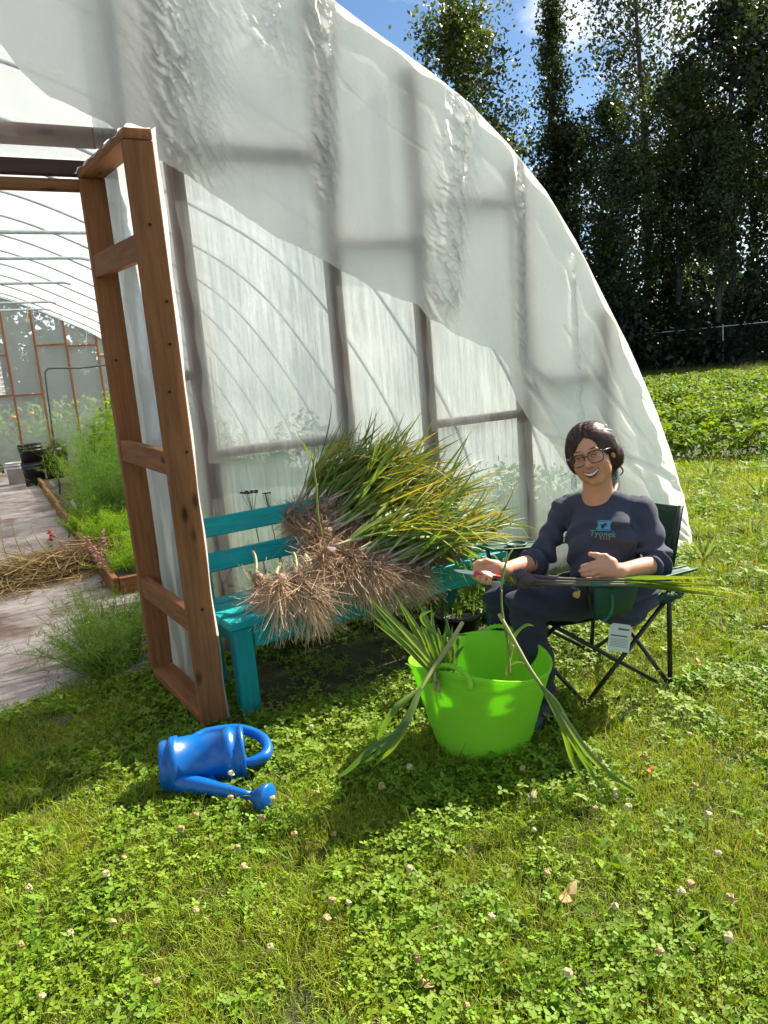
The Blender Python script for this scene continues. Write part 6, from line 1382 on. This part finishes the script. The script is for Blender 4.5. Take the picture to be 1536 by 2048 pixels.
# plastic plant label, leaning
e_ = empty('plant_label', tuple(G(175, 1052, .0)), 'long pale plastic plant label leaning in the carrot tops', 'plant label')
mb = MB(); mb.box((-.018, -.001, 0), (.018, .001, .34), Matrix.Rotation(R(-22), 4, 'Y'), bev=.0005); mb.obj('strip', M_wht, e_)
e_ = empty('plant_label', tuple(G(120, 985, .0)), 'short pale plastic plant label by the lettuce, farther down the bed', 'plant label')
mb = MB(); mb.box((-.02, -.001, 0), (.02, .001, .22), Matrix.Rotation(R(-30), 4, 'Y'), bev=.0005); mb.obj('strip', M_wht, e_)
# buckets
def bucket(loc, r0, r1, h, mat, label, stacked=False):
    e_ = empty('bucket', tuple(loc), label, 'bucket'); mb = MB(); t = .004
    pr_ = [(0, .004), (r0, 0), (r0+(r1-r0)*.72, h*.72), (r1+.010, h*.73), (r1+.010, h*.755), (r1, h*.76), (r1+.002, h*.86), (r1+.012, h*.865), (r1+.012, h*.885), (r1+.003, h*.89), (r1+.006, h*.985), (r1+.010, h), (r1-.004, h), (r0-t, .01), (0, .01)]
    mb.lathe(pr_, 28); mb.obj('body', mat, e_, True)
    mb = MB(); mb.tube([((r1+.012)*math.cos(a), -(r1+.012)*math.sin(a)*.6-.02, h*.80-.10*math.sin(a)) for a in np.linspace(0, math.pi, 15)], .0025, 5); mb.obj('handle', M_galv, e_, True); return e_
p = G(73, 972); bucket((p[0], p[1], 0), .155, .185, .42, M_blkp, 'black bucket on the path, lower of the stacked pair')
bucket((p[0], p[1], .30), .16, .19, .43, M_blkp, 'black bucket stacked on top of the lower black one')
p = G(45, 970); bucket((p[0]-.05, p[1]+.15, 0), .15, .165, .40, M_wht, 'off-white bucket half hidden behind the left side of the black stack')
pot_soil = []
for i, (px, py, r_, h) in enumerate(((92, 968, .15, .62), (106, 955, .16, .6))):
    p = G(px+22, py); e_ = empty('plant_pot', (p[0], p[1]+.3*i, 0), ['black nursery pot right beside the stacked buckets', 'black nursery pot behind the first one, near the dill'][i], 'plant pot')
    mb = MB(); mb.lathe([(0, 0), (r_*.85, 0), (r_, h*.9), (r_+.012, h*.9), (r_+.012, h), (r_-.006, h), (r_-.01, h*.93), (0, h*.93)], 24); mb.obj('body', M_blkp, e_, True)
    V, F, C = feather(30, .16, r_*.8, .01, (.09, .13, .04)); mesh_obj('foliage', V+[0, 0, h*.93], F, M_pl, e_, False, C)
p = G(8, 955); e_ = plant('seedling_tray_plant', (p[0]-.25, p[1], 0), bush(90, .3, .42, (.06, .10, .04), .1), 'dark leafy plant at the far left behind the white bucket', 'plant')
M_dpipe = pbr('dull_conduit', (.10, .13, .14), .5, metal=.4)
# bent conduit arch
pc = [WL(112, 940, 11.5), WL(92, 760, 11.5), WL(90, 745, 11.5), WL(96, 737, 11.5), WL(108, 736, 11.5), WL(160, 736, 11.5), WL(210, 730, 11.5), WL(420, 715, 11.5), WL(440, 900, 11.5)]
e_ = empty('trellis_pipe', tuple(pc[0]), 'thin grey conduit bent into a square arch over the bed', 'trellis'); pc[0][2] = .0; pc[-1][2] = 0
mb = MB(); mb.tube([Vector(q-pc[0])+Vector((0, 0, 0)) for q in pc], .014, 7); e_.location = tuple(pc[0]); mb.obj('pipe', M_dpipe, e_, True)
for (px, y0, y1, Yd, lab) in ((52, 565, 640, 14.0, 'pale string hanging from a cross tie, leftmost'), (115, 585, 650, 14.0, 'pale string hanging from a cross tie, between the others'), (170, 610, 690, 14.0, 'pale string hanging near the door frame')):
    a, b_ = WL(px, y0, Yd), WL(px+2, y1, Yd); e_ = empty('string', tuple(a), lab, 'string'); mb = MB(); mb.tube([(0, 0, 0), Vector(b_-a)*.5+Vector((.02, 0, 0)), Vector(b_-a)], .004, 4); mb.obj('cord', M_wht, e_)
# straw and dry stalk heap across the path
straw_c = G(95, 1165); k = 2400; u_ = rng.normal(0, 1.15, (k, 2)); base = np.stack([straw_c[0]-.15+u_[:, 0]*.38, straw_c[1]+.1+u_[:, 0]*.12+u_[:, 1]*.16, rng.uniform(.02, .26, k)*np.exp(-np.abs(u_[:, 1])*.6)], -1)
dd = np.stack([rng.normal(-.9, .5, k), rng.normal(-.35, .35, k), rng.normal(0, .14, k)], -1); t = rng.uniform(.6, 1.2, (k, 1)); V, F, C = ribbons(base, dd, rng.uniform(.15, .5, k), .008, 4, .15, .5, col0=np.array([.36, .25, .12])*t, col1=np.array([.44, .32, .16])*t, taper=False)
M_straw = leafmat('straw', (1, 1, 1), trans=.15, rough=.8, spec=.15); k2 = 1600; u_ = rng.normal(0, 1, (k2, 2)); b2 = np.stack([straw_c[0]+.25+u_[:, 0]*.2, straw_c[1]+.25+u_[:, 1]*.16, rng.uniform(.02, .16, k2)], -1)
g2 = ribbons(b2, rng.normal(0, 1, (k2, 3))*[1, 1, .35], rng.uniform(.08, .28, k2), .004, 4, .3, 1.0, col0=np.array([.16, .10, .06]), col1=np.array([.28, .19, .11]), taper=False)
V, F, C = join_geo([(V, F, C), g2]); o_ = mesh_obj('straw_heap', V, F, M_straw, None, False, C); tag(o_, 'heap of dry straw-coloured stalks across the path in the tunnel', 'straw', kind='stuff')
k = 800; q = np.stack([rng.uniform(-1.2, .75, k), rng.uniform(3.95, 9, k)], -1); cl_ = vnoise(q[:, 0]*3, q[:, 1]*2.2, 77); q = q[cl_ > .55]; k = len(q)
V, F, C = ribbons(np.stack([q[:, 0], q[:, 1], np.full(k, .028)], -1), np.stack([rng.normal(size=k), rng.normal(size=k), np.zeros(k)], -1), rng.uniform(.02, .09, k), .008, 2, .02, .5, col0=np.array([.16, .07, .04]), col1=np.array([.2, .12, .07])); tag(mesh_obj('dry_litter', V, F, M_straw, None, False, C), kind='stuff')
# marigolds and greenery outside the far end wall, seen through the sheet
k = 9000; c = np.stack([rng.uniform(-3.5, 4.5, k), rng.uniform(19.8, 22, k), rng.beta(1.1, 2.0, k)*1.5], -1); cc = np.array([.11, .18, .05])*rng.uniform(.6, 1.3, (k, 1)); V, F, C = leaves_cloud(c, rng.uniform(.08, .2, k), cols=cc); tag(mesh_obj('far_greenery', V, F, M_pl, None, False, C), kind='stuff')
M_or = pbr('orange_petals', (.85, .30, .02), .6, trans=.2)
for i, (px, py) in enumerate(((26, 836), (62, 828))):
    p = WL(px, py, 19.45); e_ = empty('marigold', (p[0], 19.45, 0), ['orange marigold by the far wall, left of the far post', 'orange marigold by the far wall, right of the far post'][i], 'flower')
    mb = MB(); mb.tube([(0, 0, 0), (0, 0, p[2])], .008, 5); mb.obj('stem', M_pl2, e_); mb = MB(); mb.lathe([(0, -.02), (.05, -.01), (.075, .02), (.05, .045), (0, .05)], 12, Matrix.Translation((0, -.02, p[2]))); mb.obj('flower_head', M_or, e_, True)

# ---------------------------------------------------------------- small things outdoors
# yarrow with dark seed heads behind the bench
M_dry = pbr('dry_seed_head', (.05, .045, .03), .9, noise=.3, nscale=60)
def umbel(px, py, Yd, label, rad):
    top = WL(px, py, Yd); e_ = empty('yarrow', (top[0]+.03, Yd, 0), label, 'plant'); T = Vector(top)-Vector(e_.location); mb = MB(); mb.tube([(0, 0, 0), T*.5+Vector((.02, 0, 0)), T*.86], [.004, .003, .0025], 5)
    for i in range(11): a = i*2.4; r_ = rad*math.sqrt((i+.5)/11); mb.tube([T*.86, T+Vector((r_*math.cos(a), r_*math.sin(a), -.01*i/11))], .0013, 4)
    mb.obj('stem', M_pl2, e_); mb = MB()
    for i in range(11):
        a = i*2.4; r_ = rad*math.sqrt((i+.5)/11); bm = bmesh.new(); bmesh.ops.create_icosphere(bm, subdivisions=1, radius=rad*.27); c_ = T+Vector((r_*math.cos(a), r_*math.sin(a), 0)); mb.add([c_+Vector((v.co.x, v.co.y, v.co.z*.5)) for v in bm.verts], [[v.index for v in f.verts] for f in bm.faces]); bm.free()
    mb.obj('seed_head', M_dry, e_)
umbel(500, 984, 3.66, 'yarrow with dark flat seed head above the bench back, the larger of two', .045); umbel(534, 986, 3.68, 'yarrow with small dark seed head, right of the larger one behind the bench', .022)
V, F, C = feather(18, .62, .10, .006, (.07, .10, .03), lean=.18, segs=5, fr=5, frl=.16); plant('bench_weed', (1.22, 3.62, 0), (V, F, C), 'tall dark weed growing up between bench back and film', 'weed')
# black nursery tray behind the tub
p = G(905, 1262, .0); e_ = empty('plant_pot', (p[0]-.02, p[1]-.1, 0), 'squat black plastic pot with a little green, behind the green tub', 'plant pot'); mb = MB(); mb.lathe([(0, 0), (.10, 0), (.12, .12), (.13, .12), (.13, .14), (.115, .14), (.11, .11), (0, .11)], 28); mb.obj('body', M_blkp, e_, True)
V, F, C = feather(14, .16, .1, .008, (.13, .22, .04)); mesh_obj('foliage', V+[0, 0, .11], F, M_pl, e_, False, C)
for i, (px, py, h) in enumerate(((915, 1225, .34), (948, 1240, .30))):
    p = G(px, py); V, F, C = join_geo([bush(60, .12, h, (.20, .33, .05), .05), feather(16, h*1.4, .08, .004, (.16, .24, .05), lean=.25)]); plant('weed', (p[0], p[1], 0), (V, F, C), ['sunlit leafy weed under the right end of the bench', 'sunlit grassy weed beside the right bench leg'][i], 'weed')
# clover flowers
def clover_flower_mesh():
    bm = bmesh.new(); bmesh.ops.create_icosphere(bm, subdivisions=2, radius=.0088)
    for v in bm.verts: v.co *= 1+rng.uniform(-.3, .35); v.co.z *= .85
    vs = np.array([tuple(v.co) for v in bm.verts]); fs = [[v.index for v in f.verts] for f in bm.faces]; bm.free(); return vs, fs
M_cf = pbr('clover_blossom', (.70, .64, .40), .8, col2=(.46, .38, .18), nscale=150, bump=.5, bscale=300, trans=.2); M_cfb = pbr('faded_clover_blossom', (.52, .40, .17), .85, col2=(.30, .19, .07), nscale=150, bump=.5, bscale=300)
vs, fs = clover_flower_mesh(); fp_ = []
for m_ in (M_cf, M_cfb):
    e_ = empty('clover_flower'); mb = MB(); mb.tube([(0, 0, 0), (.004, .002, .04), (0, 0, .075)], [.0013, .0012, .001], 4); mb.obj('stem', M_pl2, e_); mesh_obj('blossom', vs+[0, 0, .08], fs, m_, e_, False); fp_.append(e_)
CFP = [(525, 1466, 0), (622, 1452, 0), (465, 1553, 0), (370, 1580, 1), (398, 1612, 1), (485, 1592, 1), (560, 1588, 0), (640, 1572, 1), (516, 1640, 1), (608, 1650, 1), (668, 1660, 1), (352, 1660, 1), (210, 1748, 0), (376, 1812, 1), (212, 1855, 1), (100, 1972, 0), (155, 1850, 0), (484, 1735, 0), (485, 1700, 1), (808, 1722, 0), (768, 1570, 1), (838, 1530, 0), (1062, 1525, 1), (1070, 1650, 0), (1250, 1600, 0), (1330, 1780, 0), (1350, 1770, 1), (1240, 1765, 0), (1440, 1690, 0), (1105, 1742, 1), (680, 1812, 1), (672, 1855, 1), (700, 1790, 0), (1185, 1600, 1), (1395, 1560, 1), (1465, 1785, 1), (1408, 1640, 0), (905, 1985, 1), (1305, 1900, 1), (1490, 1880, 0), (325, 1955, 1), (560, 1900, 0), (1128, 1950, 0), (830, 1905, 1), (1010, 1830, 0), (260, 1700, 1), (60, 1740, 0), (40, 1870, 1), (1380, 1455, 0), (1480, 1400, 0), (1290, 1490, 1)]
fu_ = set()
for i, (px, py, kd) in enumerate(CFP):
    o_ = fp_[kd]
    if kd in fu_: o_ = copy_tree(o_)
    fu_.add(kd); p = G(px, py+8, .06); o_.location = (p[0], p[1], float(hgt(p[0], p[1]))-.015); o_.rotation_euler = (rng.normal(0, .25), rng.normal(0, .25), rng.random()*6); s_ = rng.uniform(.85, 1.3); o_.scale = (s_, s_, s_)
    tag(o_, ['cream white clover blossom standing in the lawn', 'faded brownish clover blossom standing in the lawn'][kd], 'flower', ['white clover blossoms in the lawn', 'faded clover blossoms in the lawn'][kd])
# fallen leaves and shavings
M_fl = pbr('yellowed_leaf', (.62, .46, .20), .7, col2=(.30, .17, .07), nscale=40, trans=.2); M_fo = pbr('orange_leaf', (.62, .16, .03), .6, trans=.25); M_fw = pbr('garlic_skin', (.66, .55, .36), .6, trans=.3)
def fallen(px, py, s, mat, label, rz):
    p = G(px, py, .035); e_ = MB(); n_ = 12; out = []
    for i in range(n_): a = i*2*math.pi/n_; r_ = s*(.62+.38*abs(math.cos(a)))*(1 if i else 1.25); out.append((r_*math.cos(a), r_*.62*math.sin(a), s*.22*math.cos(2*a)+s*.06*math.sin(5*a)))
    e_.add([(0, 0, 0)]+out, [(0, i+1, (i+1) % n_+1) for i in range(n_)]); o_ = e_.obj('fallen_leaf', mat); o_.location = (p[0], p[1], .038+float(hgt(p[0], p[1]))); o_.rotation_euler = (.25, -.2, rz); tag(o_, label, 'leaf')
fallen(1136, 1790, .036, M_fl, 'pale curled dead leaf with a dark hole, lying in the front lawn', .3); fallen(1398, 1328, .028, M_fo, 'orange dead leaf on the lawn right of the chair', 1.0); fallen(1062, 1598, .030, M_fw, 'pale papery shred on the grass right below the tub', .5); fallen(1330, 1300, .022, M_fw, 'whitish shred by the rear chair leg', 2.0); fallen(1300, 1540, .016, M_fo, 'small orange leaf bit on the right lawn', .2); fallen(850, 1965, .026, M_fl, 'dull tan dead leaf near the bottom edge of the lawn', 1.9); fallen(1232, 1590, .02, M_fw, 'small cream shred beside the trailing garlic leaf', .9); fallen(130, 1442, .03, M_bark, 'dark crumpled leaf on the grass before the path', .4)
# taller silvery weeds on the right lawn
for i, (px, py, h) in enumerate(((1405, 1130, .26), (1500, 1080, .30), (1370, 1160, .18), (1450, 1270, .14), (1310, 1000, .25), (1520, 1000, .3), (1420, 960, .3), (1200, 1420, .10), (1040, 1870, .07))):
    p = G(px, py); V, F, C = broadleaf(16, h*.9, h*.12, (.20, .26, .13), up=2.2); C = C*1.0; e_ = empty('lawn_weed', (p[0], p[1], 0), ['pale weed with narrow leaves right of the chair', 'taller pale weed at the right picture edge', 'small pale weed by the chair arm', 'low weed in the right lawn', 'weed at the foot of the greenhouse arch', 'pale weed in front of the crop edge, far right', 'weed at the crop edge above the lawn', 'tiny weed near the front chair leg', 'tiny weed in the front lawn'][i], 'weed', 'weeds in the lawn'); mesh_obj('leaf_cluster', V, F, M_pl, e_, False, C)
